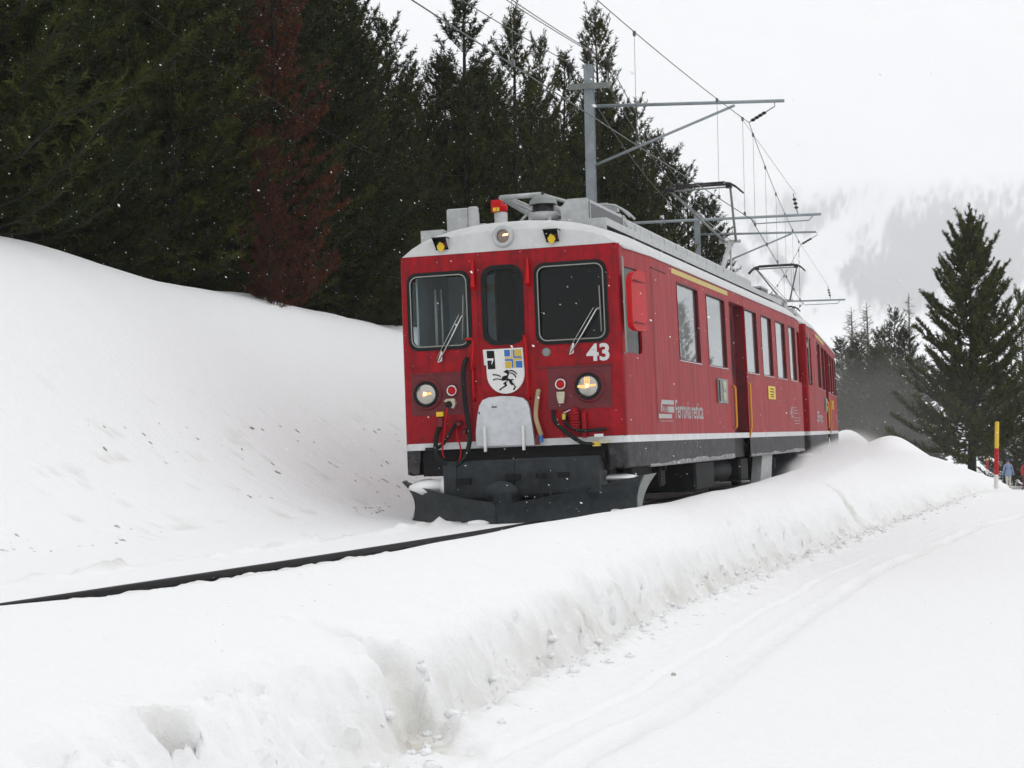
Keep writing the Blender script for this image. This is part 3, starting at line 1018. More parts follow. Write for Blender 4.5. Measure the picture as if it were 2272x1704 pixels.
    ring = [(0.004, .66), (.03, .76), (.09, .86), (.2, .94), (.36, .985), (.6, 1.0)]
    stations = [(y, f) for y, f in ring] + [(1.25, 1.0), (LEN - 1.25, 1.0)] + [(LEN - y, f) for y, f in reversed(ring)]
    vs, fs = [], []
    for y, f in stations:
        wx = (xs_side(y) - .004) / 1.325
        if y < .1 or y > LEN - .1:
            wx *= .972
        for x, z in prof:
            zz = HG + (z - HG) * (f if z > HG else 1)
            vs.append((x * wx, y, max(zz, 2.932) if f < .9 else zz))
    n = len(prof)
    for i in range(len(stations) - 1):
        for k in range(n - 1):
            fs.append((i * n + k, i * n + k + 1, (i + 1) * n + k + 1, (i + 1) * n + k))
    rf.add(vs, fs, 0, True)
    for i in (0, len(stations) - 1):
        o = i * n
        rf.add([vs[o + k] for k in range(n)], [tuple(range(n))], 0)
    roof = rf.build('roof', 'roof', car)
    gt = MB()
    for sg in (1, -1):
        gt.tube([(sg * 1.258, .16, HG - .004), (sg * 1.324, 1.25, HG - .004), (sg * 1.324, LEN - 1.25, HG - .004), (sg * 1.258, LEN - .16, HG - .004)], .012, 6)
    gt.build('rain_gutter', 'silver', roof)
    # ---------------- cab windows
    for (x0, z0, x1, z1, r, kind) in ((-1.135, 1.915, -.462, 2.715, .09, 1), (-.275, 1.935, .135, 2.745, .11, 0), (.325, 1.908, 1.075, 2.735, .09, 1)):
        g = MB()
        g.poly(rrect(x0 - .012, z0 - .012, x1 + .012, z1 + .012, r), [], lambda u, v, w: (u, .024, v), 0)
        ws = g.build('windscreen', 'glass', car)
        k = MB()
        k.poly(rrect(x0 - .032, z0 - .032, x1 + .032, z1 + .032, r + .03), [rrect(x0 + .022, z0 + .022, x1 - .022, z1 - .022, r - .01)], lambda u, v, w: (u, -.012 + w, v), .03)
        k.build('rubber_gasket', 'rubber', ws)
        if kind:
            k = MB()
            k.poly(rrect(x0 + .006, z0 + .006, x1 - .006, z1 - .006, r), [rrect(x0 + .018, z0 + .018, x1 - .018, z1 - .018, r - .010)], lambda u, v, w: (u, -.020 + w, v), .012)
            k.build('window_frame', 'frame', ws)
    # cab interior
    ci = MB()
    ci.box((-1.20, 1.55, .9), (-.42, 1.57, 2.84), 0)
    ci.box((-.40, 1.55, .9), (1.20, 1.57, 2.84), 1)
    ci.box((-1.205, .42, .9), (-1.185, 1.55, 2.84), 0)
    ci.box((-1.205, .06, .9), (-1.185, .42, 1.76), 0)
    ci.box((1.185, .80, .9), (1.205, 1.55, 2.84), 1)
    ci.box((-1.20, .06, 2.83), (1.20, 1.55, 2.85), 1)
    ci.box((.20, .08, 1.0), (1.18, .62, 1.80), 1)
    ci.box((-1.18, .08, 1.0), (-.5, .40, 1.78), 0)
    ci.box((-.42, .9, 1.0), (-.39, 1.55, 2.84), 1)
    ci.box((.62, 1.0, 1.5), (1.0, 1.12, 2.2), 1)
    ci.tube([(-1.0, .5, 1.75), (-1.0, .5, 2.6)], .018, 6, 2)
    ci.tube([(-.93, .5, 1.75), (-.93, .5, 2.6)], .012, 6, 2)
    ci.box((-.66, 1.52, 2.25), (-.50, 1.545, 2.5), 2)
    ci.box((-.95, 1.50, 2.62), (-.60, 1.54, 2.72), 3)
    ci.lathe([(.0, .03), (.06, .02), (.07, 0), (.0, -.01)], (-1.04, .22, 1.86), 'y', 12, 2)
    ci.build('cab_interior', ['cabwall', 'cabdark', 'flap', 'cream'], car)
    # cab side windows
    for sg in (1, -1):
        for ya in (.10, LEN - .78):
            p = MB()
            fn = side_fn(sg)
            p.poly(rrect(ya - .01, 1.745, ya + .69, 2.70, .07), [], lambda u, v, w: fn(u, v, .022))
            p.build('cab_side_window', 'glass', car)
    # ---------------- passenger windows
    for sg in (1, -1):
        fn = side_fn(sg)
        for (a, c) in WINS:
            fr = MB()
            fr.poly(rrect(a - .012, 1.753, c + .012, 2.724, .062), [rrect(a + .006, 1.771, c - .006, 2.706, .05)], lambda u, v, w: fn(u, v, -.006 + w), .03)
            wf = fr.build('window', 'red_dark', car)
            p = MB()
            p.poly(rrect(a - .005, 1.76, c + .005, 2.717, .055), [], lambda u, v, w: fn(u, v, .029))
            p.build('pane', 'pane', wf)
            sl = MB()
            sl.add([fn(a - .02, 1.748, -.012), fn(c + .02, 1.748, -.012), fn(c + .02, 1.768, .0), fn(a - .02, 1.768, .0)], [(0, 1, 2, 3)])
            sl.build('sill', 'silver', wf)
        # door in its recess, the shade inside painted as darker red
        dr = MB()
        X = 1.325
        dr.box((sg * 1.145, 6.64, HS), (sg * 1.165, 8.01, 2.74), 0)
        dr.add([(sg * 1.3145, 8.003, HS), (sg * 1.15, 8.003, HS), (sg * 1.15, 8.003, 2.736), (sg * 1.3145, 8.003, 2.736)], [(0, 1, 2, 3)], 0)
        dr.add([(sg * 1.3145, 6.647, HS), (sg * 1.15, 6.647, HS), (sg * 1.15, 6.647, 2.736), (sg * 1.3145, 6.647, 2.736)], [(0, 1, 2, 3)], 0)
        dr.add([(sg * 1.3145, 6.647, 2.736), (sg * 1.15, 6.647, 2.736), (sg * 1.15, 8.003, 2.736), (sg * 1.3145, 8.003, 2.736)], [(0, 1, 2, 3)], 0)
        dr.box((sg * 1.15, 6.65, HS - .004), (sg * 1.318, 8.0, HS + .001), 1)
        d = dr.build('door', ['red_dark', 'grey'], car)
        dp = MB()
        dp.poly(rrect(6.85, 1.7, 7.8, 2.6, .06), [], lambda u, v, w: (sg * 1.168, u, v))
        dp.build('pane', 'pane', d)
        for y, z1 in ((6.60, 1.53), (7.965, 1.60)):
            h = MB()
            h.tube([(sg * 1.33, y, z1), (sg * 1.365, y, z1 - .03), (sg * 1.365, y, .95), (sg * 1.33, y, .92 if y < 7 else .80)], .017, 8)
            h.build('handrail', 'orange', d)
    # first class stripe
    ys_ = MB()
    ys_.box((1.3115, 2.53, 2.80), (1.3175, 6.58, 2.862))
    ys_.build('yellow_band', 'yellowdull', car)
    # fuse box, sign, lettering on the visible side
    fb = MB()
    fb.box((1.326, 5.32, 1.27), (1.352, 6.06, 1.60), 0, .006)
    fb.box((1.352, 5.34, 1.29), (1.358, 5.42, 1.58), 1)
    fbo = fb.build('junction_box', ['grey', 'black'], car)
    for z in (1.36, 1.51):
        k = MB()
        k.lathe([(.0, .030), (.05, .026), (.065, .012), (.07, 0)], (1.352, 5.70, z), 'x', 16)
        k.build('socket_cap', 'cream', fbo)
    sg_ = MB()
    sg_.box((1.326, 10.05, 1.39), (1.338, 10.83, 1.60), 0, .004)
    so = sg_.build('notice_plate', 'yellow', car)
    k = MB()
    for z, a, c in ((1.555, 10.25, 10.65), (1.51, 10.20, 10.7), (1.465, 10.25, 10.62), (1.43, 10.3, 10.6)):
        k.box((1.338, a, z - .009), (1.3395, c, z + .009))
    k.build('print', 'black', so)
    # side logo and name
    SX = lambda y0, z0, sh=0.0: (lambda u, v, w: (1.3275, y0 + u, z0 + v))
    lg = MB()
    Lp = lambda pts: lg.add([(1.3275, y, z) for y, z in pts], [tuple(range(len(pts)))])
    Lp([(1.56, 1.262), (2.28, 1.262), (2.28, 1.210), (1.60, 1.210)])
    Lp([(1.56, 1.262), (1.60, 1.210), (1.56, 1.18), (1.55, 1.125), (1.49, 1.125), (1.50, 1.20)])
    Lp([(1.93, 1.188), (2.28, 1.188), (2.28, 1.118), (1.93, 1.118)])
    Lp([(1.36, 1.098), (2.13, 1.098), (2.13, 1.048), (1.36, 1.048)])
    Lp([(1.42, 1.020), (2.20, 1.020), (2.20, 1.014), (1.42, 1.014)])
    lg.build('emblem', 'letters', car)
    t = text_mb('RhB', SX(1.60, 1.120), .36, .066, .008)
    t.build('lettering', 'letters', car)
    t = text_mb('Ferrovia', SX(2.37, 1.048), .96, .222, .012)
    t.build('lettering', 'letters', car)
    t = text_mb('retica', SX(3.40, 1.046), .80, .205, .012)
    t.build('lettering', 'letters', car)
    t = text_mb('43', SX(12.63, 1.10), .36, .20, .01)
    t.build('lettering', 'letters', car)
    k = MB()
    for z, a, c in ((1.28, 13.1, 13.5), (1.23, 13.1, 13.6), (1.18, 13.1, 13.7), (1.10, 13.1, 13.9), (1.05, 13.1, 13.9), (1.00, 13.2, 13.8)):
        k.box((1.3262, a, z), (1.3272, c, z + .010))
    k.build('print', 'letters', car)
    # mirror in its red housing, in front of the cab side window
    mi = MB()
    vs = []
    col = [(1.335, 2.03), (1.337, 2.0), (1.36, 1.985), (1.41, 1.99), (1.445, 2.03), (1.455, 2.08), (1.455, 2.54), (1.445, 2.60), (1.41, 2.63), (1.36, 2.63), (1.335, 2.60)]
    sec = [(y, 0) for y in (-.02, .62)]
    h = MB()
    prof2 = [(-.20, 2.06), (-.17, 2.015), (-.09, 1.985), (.20, 1.985), (.28, 2.0), (.31, 2.04), (.31, 2.58), (.28, 2.62), (.2, 2.64), (.0, 2.635), (-.12, 2.60), (-.18, 2.555), (-.20, 2.50)]
    h.poly([(y + .22, z) for y, z in prof2], [], lambda u, v, w: (1.29 + .072 + .05 * max(0, min(1, (u) / .3)) - w, u, v), .06, 0)
    hh = h.build('mirror_housing', 'red_bright', car)
    k = MB()
    k.box((1.38, .01, 2.515), (1.4145, .54, 2.522))
    k.build('seam', 'red_dark', hh)
    k = MB()
    k.box((1.38, .01, 2.065), (1.4145, .54, 2.072))
    k.build('seam', 'red_dark', hh)
    k = MB()
    k.tube([(1.262, .02, 2.78), (1.285, .0, 2.76), (1.285, .0, 1.76), (1.262, .02, 1.74)], .011, 8)
    k.build('handrail', 'frame', car)
    k = MB()
    for (x, z0, z1) in ((-.385, 2.52, 2.86), (.238, 2.52, 2.83)):
        k = MB()
        k.add([(x - .010, -.002, z1), (x + .010, -.002, z1), (x + .010, -.03, z1), (x - .010, -.03, z1),
               (x - .020, -.002, z0), (x + .022, -.002, z0), (x + .022, -.075, z0 + .03), (x - .020, -.075, z0 + .03)],
              [(0, 1, 2, 3), (4, 7, 6, 5), (0, 3, 7, 4), (1, 5, 6, 2), (2, 6, 7, 3), (0, 4, 5, 1)])
        k.build('bracket', 'red_bright', car)
    for pts in ([(-.492, .0, 1.96), (-.49, -.05, 1.985), (-.42, -.06, 1.985), (-.40, -.06, 1.95), (-.43, -.06, 1.70), (-.44, -.055, 1.66), (-.445, -.0, 1.64)],
                [(-.43, -.0, 1.66), (-.43, -.05, 1.63), (-.43, -.05, 1.34), (-.43, 0, 1.31)],
                [(.155, .0, 1.985), (.165, -.05, 1.985), (.185, -.055, 1.95), (.195, -.055, 1.32), (.2, 0, 1.30)]):
        k = MB()
        k.tube(pts, .013, 8)
        k.build('handrail', 'red_bright', car)
    # frame lines of the closed gangway door
    k = MB()
    k.poly(rrect(-.36, 1.33, .215, 2.83, .15), [rrect(-.352, 1.338, .207, 2.822, .142)], lambda u, v, w: (u, -.006 + w, v), .008)
    k.build('gangway_door_edge', 'red_front', car)
    # grimy lamp panels
    for x0, x1 in ((.40, 1.11), (-1.158, -.47)):
        k = MB()
        k.poly(rrect(x0, 1.17, x1, 1.62, .015, 2), [], lambda u, v, w: (u, -.007 + w, v), .008)
        k.box((x0 - .10 if x0 > 0 else x0, -.016, 1.622), (x1 + .01, 0, 1.636))
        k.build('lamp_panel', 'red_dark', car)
    # headlights
    for (cx, cz, R) in ((-.974, 1.405, .122), (.858, 1.408, .122)):
        k = MB()
        k.lathe([(R + .055, -.006), (R + .05, -.035), (R + .022, -.05), (R + .016, -.02)], (cx, 0, cz), 'y', 28, 0)
        hl = k.build('headlight', 'red_dark', car)
        k = MB()
        k.lathe([(R + .022, -.04), (R + .018, -.066), (R - .004, -.066), (R - .004, -.03)], (cx, 0, cz), 'y', 28, 0)
        k.build('rubber_rim', 'rubber', hl)
        k = MB()
        k.lathe([(R, -.045), (R * .85, -.062), (R * .5, -.078), (R * .2, -.084), (0.0, -.085)], (cx, 0, cz), 'y', 28, 0)
        k.build('lens', 'lens', hl)
        k = MB()
        y = -.0875
        big = cx > 0
        a = .105 if big else .08
        k.add([(cx - a * (1 if big else .35), y, cz - .012), (cx - .02, y, cz - .028), (cx + .01, y, cz - .012), (cx + a * .95, y, cz - .004), (cx + a * .9, y, cz + .018), (cx + .01, y, cz + .016), (cx - .015, y, cz + .012), (cx - a * (1 if big else .35), y, cz + .010)], [tuple(range(8))], 1)
        k.add([(cx - .016, y - .002, cz - .02), (cx + .016, y - .002, cz - .016), (cx + .018, y - .002, cz + .02), (cx - .014, y - .002, cz + .026)], [(0, 1, 2, 3)], 0)
        if big:
            for q in range(3):
                k.add([(cx - .03 + .024 * q, y, cz + .02), (cx - .018 + .024 * q, y, cz + .02), (cx - .016 + .022 * q, y + .005, cz + .095), (cx - .026 + .022 * q, y + .005, cz + .095)], [(0, 1, 2, 3)], 1)
            k.add([(cx - .032, y + .001, cz + .06), (cx + .035, y + .001, cz + .058), (cx + .035, y + .001, cz + .07), (cx - .032, y + .001, cz + .072)], [(0, 1, 2, 3)], 1)
        k.build('lens_glow', ['glow', 'glow_dim'], hl)  # glow and its streaks painted as emitting patches over the lens
    for (cx, cz) in ((-.684, 1.432), (.547, 1.443)):
        k = MB()
        k.lathe([(.072, -.004), (.07, -.02), (.064, -.022)], (cx, 0, cz), 'y', 20, 1)
        k.lathe([(.060, -.018), (.058, -.034), (.047, -.034), (.045, -.016)], (cx, 0, cz), 'y', 20, 0)
        tl = k.build('tail_light', ['chrome', 'red_dark'], car)
        k = MB()
        k.lathe([(.046, -.02), (.03, -.03), (.0, -.033)], (cx, 0, cz), 'y', 16, 0)
        k.build('lens', 'red_bright', tl)
    # socket covers
    k = MB()
    k.poly([(.508, 1.36), (.594, 1.36), (.590, 1.30), (.578, 1.235), (.525, 1.235), (.510, 1.30)], [], lambda u, v, w: (u, -.05 + w, v), .045)
    k.build('socket_cover', 'cream', car)
    k = MB()
    k.poly([(-.77, 1.318), (-.74, 1.342), (-.65, 1.345), (-.636, 1.29), (-.66, 1.235), (-.70, 1.245), (-.70, 1.29)], [], lambda u, v, w: (u, -.06 + w, v), .055)
    k.lathe([(.04, -.065), (.035, -.085), (0, -.085)], (-.71, 0, 1.28), 'y', 12, 1)
    k.build('socket_cover', ['cream', 'black'], car)
    k = MB()
    k.lathe([(.048, -.002), (.046, -.02), (.036, -.03), (0, -.03)], (.402, 0, 1.797), 'y', 16, 0)
    k.build('horn_cap', 'grey', car)
    # wipers
    for (px, pz, ex, ez, bt, bb) in ((-.811, 1.762, -.523, 2.243, (-.506, 2.477), (-.534, 1.988)), (.681, 1.77, .992, 2.232, (1.023, 2.48), (1.029, 1.986))):
        k = MB()
        k.add([(px - .03, -.03, pz - .02), (px + .03, -.03, pz + .0), (px + .045, -.04, pz + .10), (px + .03, -.05, pz + .11), (px - .02, -.05, pz - .02)], [(0, 1, 2), (0, 2, 3, 4)])
        k.tube([(px, -.03, pz), (ex, -.055, ez)], .008, 6)
        k.tube([(px - .035, -.03, pz + .02), (ex - .035, -.05, ez + .015)], .004, 5)
        wp = k.build('wiper', 'chrome', car)
        k = MB()
        k.tube([(bt[0], -.035, bt[1]), (bb[0], -.035, bb[1])], .007, 6)
        k.tube([(ex, -.05, ez), ((bt[0] + bb[0]) / 2, -.036, (bt[1] + bb[1]) / 2)], .012, 6)
        k.build('blade', 'frame', wp)
    # fleet number on the front
    if number:
        t = text_mb(number, lambda u, v, w: (.845 + u, -.004, 1.672 + v), .255, .19, .03)
        t.build('lettering', 'letters_w', car)
    # coat of arms
    def P(X, Y):
        return (-.279 + .000432 * (X - 220), 1.859 - .000425 * (Y - 430) - .0000243 * (X - 220))
    sh = [P(*q) for q in ((220, 430), (1190, 370), (1215, 1000))]
    for k_ in range(1, 16):
        a = math.pi * k_ / 16
        c_ = P(722, 1010)
        sh.append((c_[0] + .214 * math.cos(a), c_[1] - .231 * math.sin(a) ** .92))
    sh.append(P(228, 1010))
    k = MB()
    k.poly(sh, [], lambda u, v, w: (u, -.024 + w, v), .022)
    k.poly([P(145, 430), P(222, 428), P(225, 830), P(165, 830)], [], lambda u, v, w: (u, -.016 + w, v), .014)
    co_ = k.build('coat_of_arms', 'white', car)
    lay = lambda d: (lambda u, v, w: (u, -d, v))
    k = MB()
    k.poly([P(247, 460), P(448, 455), P(465, 920), P(268, 935)], [], lay(.0265), 0, 0)
    k.poly([P(710, 435), P(860, 428), P(860, 600), P(715, 605)], [], lay(.0265), 0, 1)
    k.poly([P(1005, 715), P(1170, 708), P(1172, 885), P(1010, 885)], [], lay(.0265), 0, 1)
    k.poly([P(985, 425), P(1150, 412), P(1160, 595), P(990, 600)], [], lay(.0265), 0, 2)
    k.poly([P(720, 735), P(880, 730), P(885, 900), P(728, 905)], [], lay(.0265), 0, 2)
    k.poly([P(718, 625), P(885, 620), P(885, 430), P(925, 428), P(930, 655), P(720, 662)], [], lay(.0265), 0, 2)
    k.poly([P(720, 672), P(935, 665), P(940, 890), P(898, 892), P(895, 712), P(722, 715)], [], lay(.027), 0, 1)
    k.poly([P(940, 428), P(975, 426), P(980, 600), P(1160, 598), P(1162, 636), P(945, 640)], [], lay(.027), 0, 1)
    k.poly([P(945, 652), P(1165, 645), P(1166, 690), P(1000, 695), P(1003, 885), P(955, 888)], [], lay(.0265), 0, 2)
    k.poly([P(240, 655), P(425, 650), P(420, 700), P(380, 800), P(360, 800), P(385, 705), P(240, 712)], [], lay(.028), 0, 3)
    k.build('quarters', ['black', 'blue', 'ochre', 'white'], co_)['kind'] = 'stuff'
    k = MB()
    for pl in ([(620, 1150), (650, 1110), (700, 1095), (760, 1080), (768, 1045), (700, 1012), (665, 990), (720, 965), (750, 938), (800, 950), (818, 1000), (822, 1045), (792, 1100), (780, 1160), (840, 1180), (930, 1180), (942, 1200), (885, 1218), (902, 1270), (938, 1300), (972, 1365), (998, 1378), (965, 1405), (948, 1450), (902, 1455), (915, 1410), (950, 1385), (918, 1325), (878, 1340), (828, 1292), (798, 1225), (772, 1212), (772, 1250), (732, 1292), (757, 1350), (700, 1382), (612, 1432), (582, 1475), (530, 1465), (580, 1418), (690, 1345), (698, 1328), (642, 1305), (718, 1240), (748, 1205), (650, 1228), (600, 1208), (510, 1188), (440, 1198), (412, 1222), (382, 1215), (400, 1178), (500, 1162), (622, 1180)],
               [(382, 1085), (388, 1052), (480, 1058), (560, 1078), (608, 1115), (595, 1132), (540, 1107), (460, 1087), (408, 1092)],
               [(812, 958), (900, 942), (982, 982), (1034, 1050), (1010, 1062), (958, 1008), (890, 976), (815, 987)],
               [(828, 1008), (900, 1012), (972, 1058), (1004, 1120), (985, 1162), (958, 1102), (900, 1048), (830, 1032)]):
        k.poly([P(*q) for q in pl], [], lay(.0275), 0, 0)
    k.build('ibex', 'black', co_)
    # gangway flap plate with its two brackets
    k = MB()
    k.poly([(-.415, .815), (.245, .800), (.235, .93), (.22, 1.06), (.205, 1.19), (.18, 1.27), (.13, 1.315), (.03, 1.335), (-.10, 1.345), (-.25, 1.335), (-.32, 1.31), (-.36, 1.25), (-.39, 1.12), (-.41, .97)], [], lambda u, v, w: (u, -.075 + w, v), .05)
    k.box((-.39, -.028, .80), (.22, .0, .84))
    gf = k.build('gangway_flap', 'flap', car)
    for x in (-.302, .131):
        k = MB()
        k.box((x - .014, -.115, .748), (x + .014, -.078, 1.018), 0, .004)
        k.build('bracket', 'white', gf)
    k = MB()
    k.box((-.22, -.0775, 1.222), (-.16, -.0755, 1.236))
    k.box((-.37, -.0775, 1.16), (-.355, -.0755, 1.185))
    k.box((-.212, -.0775, 1.24), (-.208, -.0755, 1.26))
    k.build('hook_mark', 'skirt', gf)['kind'] = 'stuff'
    # hoses and cables
    def hose(name, mt_, pts, r, n=8):
        # smooth Catmull-Rom path
        P3 = [Vector(p) for p in pts]
        out = []
        for i in range(len(P3) - 1):
            p0, p1, p2, p3 = P3[max(i - 1, 0)], P3[i], P3[i + 1], P3[min(i + 2, len(P3) - 1)]
            for q in range(4):
                t = q / 4
                out.append(0.5 * ((2 * p1) + (p2 - p0) * t + (2 * p0 - 5 * p1 + 4 * p2 - p3) * t * t + (3 * p1 - p0 - 3 * p2 + p3) * t ** 3))
        out.append(P3[-1])
        return MB().tube(out, r, n).build(name, mt_, car)
    hose('brake_hose', 'rubber', [(-.495, -.03, 1.77), (-.505, -.08, 1.72), (-.525, -.09, 1.58), (-.511, -.09, 1.25), (-.475, -.10, .98), (-.472, -.13, .85), (-.52, -.15, .70), (-.622, -.15, .615), (-.76, -.14, .64), (-.856, -.12, .73), (-.862, -.09, .93), (-.83, -.04, 1.05)], .026)
    hose('brake_hose', 'beige', [(.305, -.03, 1.39), (.298, -.06, 1.33), (.272, -.07, 1.12), (.300, -.08, .99), (.325, -.07, .90)], .026)
    k = MB()
    k.box((.31, -.10, .83), (.34, -.05, .90), 0)
    k.box((.265, -.09, .80), (.30, -.05, .90), 1)
    k.build('hose_coupling', ['blue', 'red_dark'], car)
    hose('brake_hose', 'rubber', [(.464, -.03, 1.152), (.47, -.08, 1.10), (.505, -.10, 1.02), (.63, -.10, .908), (.785, -.10, .80), (.92, -.10, .785)], .023)
    hose('brake_hose', 'rubber', [(.60, -.02, 1.10), (.60, -.07, 1.03), (.68, -.09, .96), (.80, -.09, .93), (.96, -.07, .935), (1.03, -.03, .94)], .018)
    hose('cable', 'rubber', [(-.62, -.03, 1.09), (-.66, -.07, 1.04), (-.72, -.09, .93), (-.80, -.09, .84), (-.90, -.08, .80), (-1.0, -.04, .80)], .02)
    hose('cable', 'red_bright', [(-.72, -.07, 1.27), (-.74, -.09, 1.15), (-.77, -.10, .95), (-.79, -.11, .78), (-.78, -.09, .70)], .009, 6)
    hose('cable', 'red_bright', [(-.63, -.04, 1.03), (-.62, -.09, .93), (-.58, -.10, .78), (-.60, -.11, .66), (-.64, -.11, .63)], .009, 6)
    k = MB()
    k.box((-.865, -.05, 1.155), (-.785, -.01, 1.205), 1)
    k.lathe([(.045, 0), (.05, .03), (.03, .09), (.02, .1)], (-.82, -.04, 1.04), 'z', 12, 0)
    k.lathe([(.03, -.10), (.035, -.05), (.02, 0)], (-.60, 0, 1.07), 'y', 10, 0)
    k.lathe([(.03, -.08), (.03, 0)], (-.55, 0, .98), 'y', 10, 0)
    k.build('air_valve', ['red_dark', 'yellow'], car)['kind'] = 'stuff'
    k = MB()
    for z in np.linspace(.97, 1.12, 6):
        k.lathe([(.055, -.012), (.065, 0), (.055, .012)], (.70, -.05, z), 'z', 12, 0)
    k.lathe([(.03, 1.12), (.045, 1.16), (.02, 1.19)], (.70, -.05, 0), 'z', 12, 0)
    k.box((.775, -.07, .855), (.825, -.02, 1.13), 0, .008)
    k.build('air_valve', 'red_front', car)['kind'] = 'stuff'
    k = MB()
    k.tube([(.58, -.06, 1.13), (.66, -.08, 1.16)], .007, 6, 0)
    k.box((.565, -.07, 1.06), (.60, -.02, 1.12), 1)
    k.box((.90, -.12, .76), (.98, -.06, .81), 1)
    k.box((.98, -.13, .79), (1.08, -.07, .83), 2)
    k.box((.92, -.11, .86), (1.02, -.07, .89), 3)
    k.build('hose_coupling', ['flap', 'ochre', 'cream', 'chrome'], car)['kind'] = 'stuff'
    # ---------------- below the stripe: buffer beam, coupler, ibex-free plough
    k = MB()
    k.box((-1.07, .05, .50), (1.03, .30, .788), 0)
    k.box((-.60, -.02, .60), (1.0, .06, .70), 0)
    k.build('buffer_beam', 'black', car)
    k = MB()
    k.box((-.78, -.16, .24), (.62, .2, .655), 0, .02)
    k.box((.04, -.20, .26), (.98, .18, .66), 0, .02)
    k.box((-.72, -.175, .28), (-.62, -.10, .64), 0)
    k.box((-.02, -.17, .40), (.36, -.16, .52), 0)
    for x0, x1, z0, z1 in ((-.62, -.46, .40, .47), (-.06, .12, .42, .50), (.28, .40, .44, .50), (.52, .66, .44, .50)):
        k.box((x0, -.206, z0), (x1, -.158, z1), 1)
    cb = k.build('coupler_housing', ['plow', 'black'], car)
    k = MB()
    k.lathe([(.0, -.03), (.17, -.026), (.19, .0), (.15, .03), (.05, .06), (.05, .4)], (0, 0, 0), 'y', 24, 0)
    bo = k.build('buffer_disc', 'plow', car)
    bo.location, bo.scale = (-.02, -.52, .315), (1.0, 1, .62)
    for x in (.37, .47):
        k = MB()
        for z in np.linspace(.12, .52, 11):
            k.lathe([(.008, -.022), (.018, 0), (.008, .022)], (x, -.34, z), 'z', 6, 0)
        k.build('chain', 'iron', cb)
    # snow plough: two curved wings meeting in front
    pl = MB()
    NU, NV = 16, 9
    ends = {}
    for sg in (1, -1):
        vs, fs = [], []
        for i in range(NU + 1):
            u = i / NU
            for j in range(NV + 1):
                v = j / NV
                bx = sg * 1.27 * u
                by = -.82 + 1.06 * u ** 1.05
                zb = -.062 + .075 * u * u
                zt = .20 + .23 * u ** 1.4
                if sg < 0:
                    zt += .02
                cur = (v - .45) ** 2 * .42 - .06          # concave mouldboard
                lean = .05 * v
                nx_, ny_ = sg * .62, -.78
                off = cur * (.4 + .6 * u)
                vs.append((bx + nx_ * off + sg * .055 * u * v, by + ny_ * off - lean * .2, zb + (zt - zb) * v))
        for i in range(NU):
            for j in range(NV):
                fs.append((i * (NV + 1) + j, (i + 1) * (NV + 1) + j, (i + 1) * (NV + 1) + j + 1, i * (NV + 1) + j + 1))
        pl.add(vs, fs, 0, True)
        back = [(x * .975, y + .05, z) for x, y, z in vs]
        pl.add(back, [tuple(reversed(f)) for f in fs], 0, True)
        rim = [i * (NV + 1) + NV for i in range(NU + 1)]
        pl.add([vs[q] for q in rim] + [back[q] for q in rim], [(q, q + 1, NU + 2 + q, NU + 1 + q) for q in range(NU)], 0)
        low = [i * (NV + 1) for i in range(NU + 1)]
        pl.add([vs[q] for q in low] + [back[q] for q in low], [(q, q + 1, NU + 2 + q, NU + 1 + q) for q in range(NU)], 0)
        # wear strip along the lower edge
        ends[sg] = [vs[NU * (NV + 1) + j] for j in range(NV + 1)]
        pl.add([vs[q] for q in low] + [(vs[q][0], vs[q][1] - .02, vs[q][2] - .015) for q in low] + [(vs[q][0], vs[q][1] + .10, vs[q][2] - .03) for q in low],
               [(q, q + 1, NU + 2 + q, NU + 1 + q) for q in range(NU)] + [(NU + 1 + q, NU + 2 + q, 2 * NU + 3 + q, 2 * NU + 2 + q) for q in range(NU)], 0)
    pl.box((-.10, -.55, .10), (.10, .3, .30), 0)
    pl.box((-.9, -.02, .16), (.9, .10, .30), 0)
    plo = pl.build('snow_plough', 'plow', car)
    for sg in (1, -1):
        e = ends[sg]
        k = MB()
        n = len(e)
        out = [(p[0] + sg * .004, p[1] + .005, p[2]) for p in e] + [(p[0] + sg * (.02 + .05 * (i / (n - 1))), p[1] + .08 + .26 * (i / (n - 1)), p[2] + .012) for i, p in enumerate(e)]
        k.add(out, [(i, i + 1, n + i + 1, n + i) for i in range(n - 1)])
        k.add([(q[0] + sg * .012, q[1] + .004, q[2]) for q in out], [(n + i, n + i + 1, i + 1, i) for i in range(n - 1)])
        k.build('end_plate', 'grey', plo)
    # snow caught on the plough
    rng = random.Random(4)
    for (cx, cy_, cz, rx, ry, rz) in ((-1.0, .10, .385, .26, .20, .085), (-.72, .02, .36, .16, .12, .17), (1.10, .18, .415, .22, .12, .035), (-.22, -.735, -.0, .13, .03, .035), (.97, .13, .03, .26, .10, .055), (1.27, .36, .03, .06, .06, .05), (-1.1, -.02, -.02, .2, .08, .02)):
        k = MB()
        vs, fs = [], []
        NA, NB = 12, 7
        for i in range(NB + 1):
            th = math.pi * i / NB
            for j in range(NA):
                ph = 2 * math.pi * j / NA
                q = 1 + .22 * (rng.random() - .5)
                vs.append((cx + rx * q * math.sin(th) * math.cos(ph), cy_ + ry * q * math.sin(th) * math.sin(ph), cz + rz * q * math.cos(th)))
        for i in range(NB):
            for j in range(NA):
                j2 = (j + 1) % NA
                fs.append((i * NA + j, i * NA + j2, (i + 1) * NA + j2, (i + 1) * NA + j))
        k.add(vs, fs, 0, True)
        k.build('caked_snow', 'flake', plo)
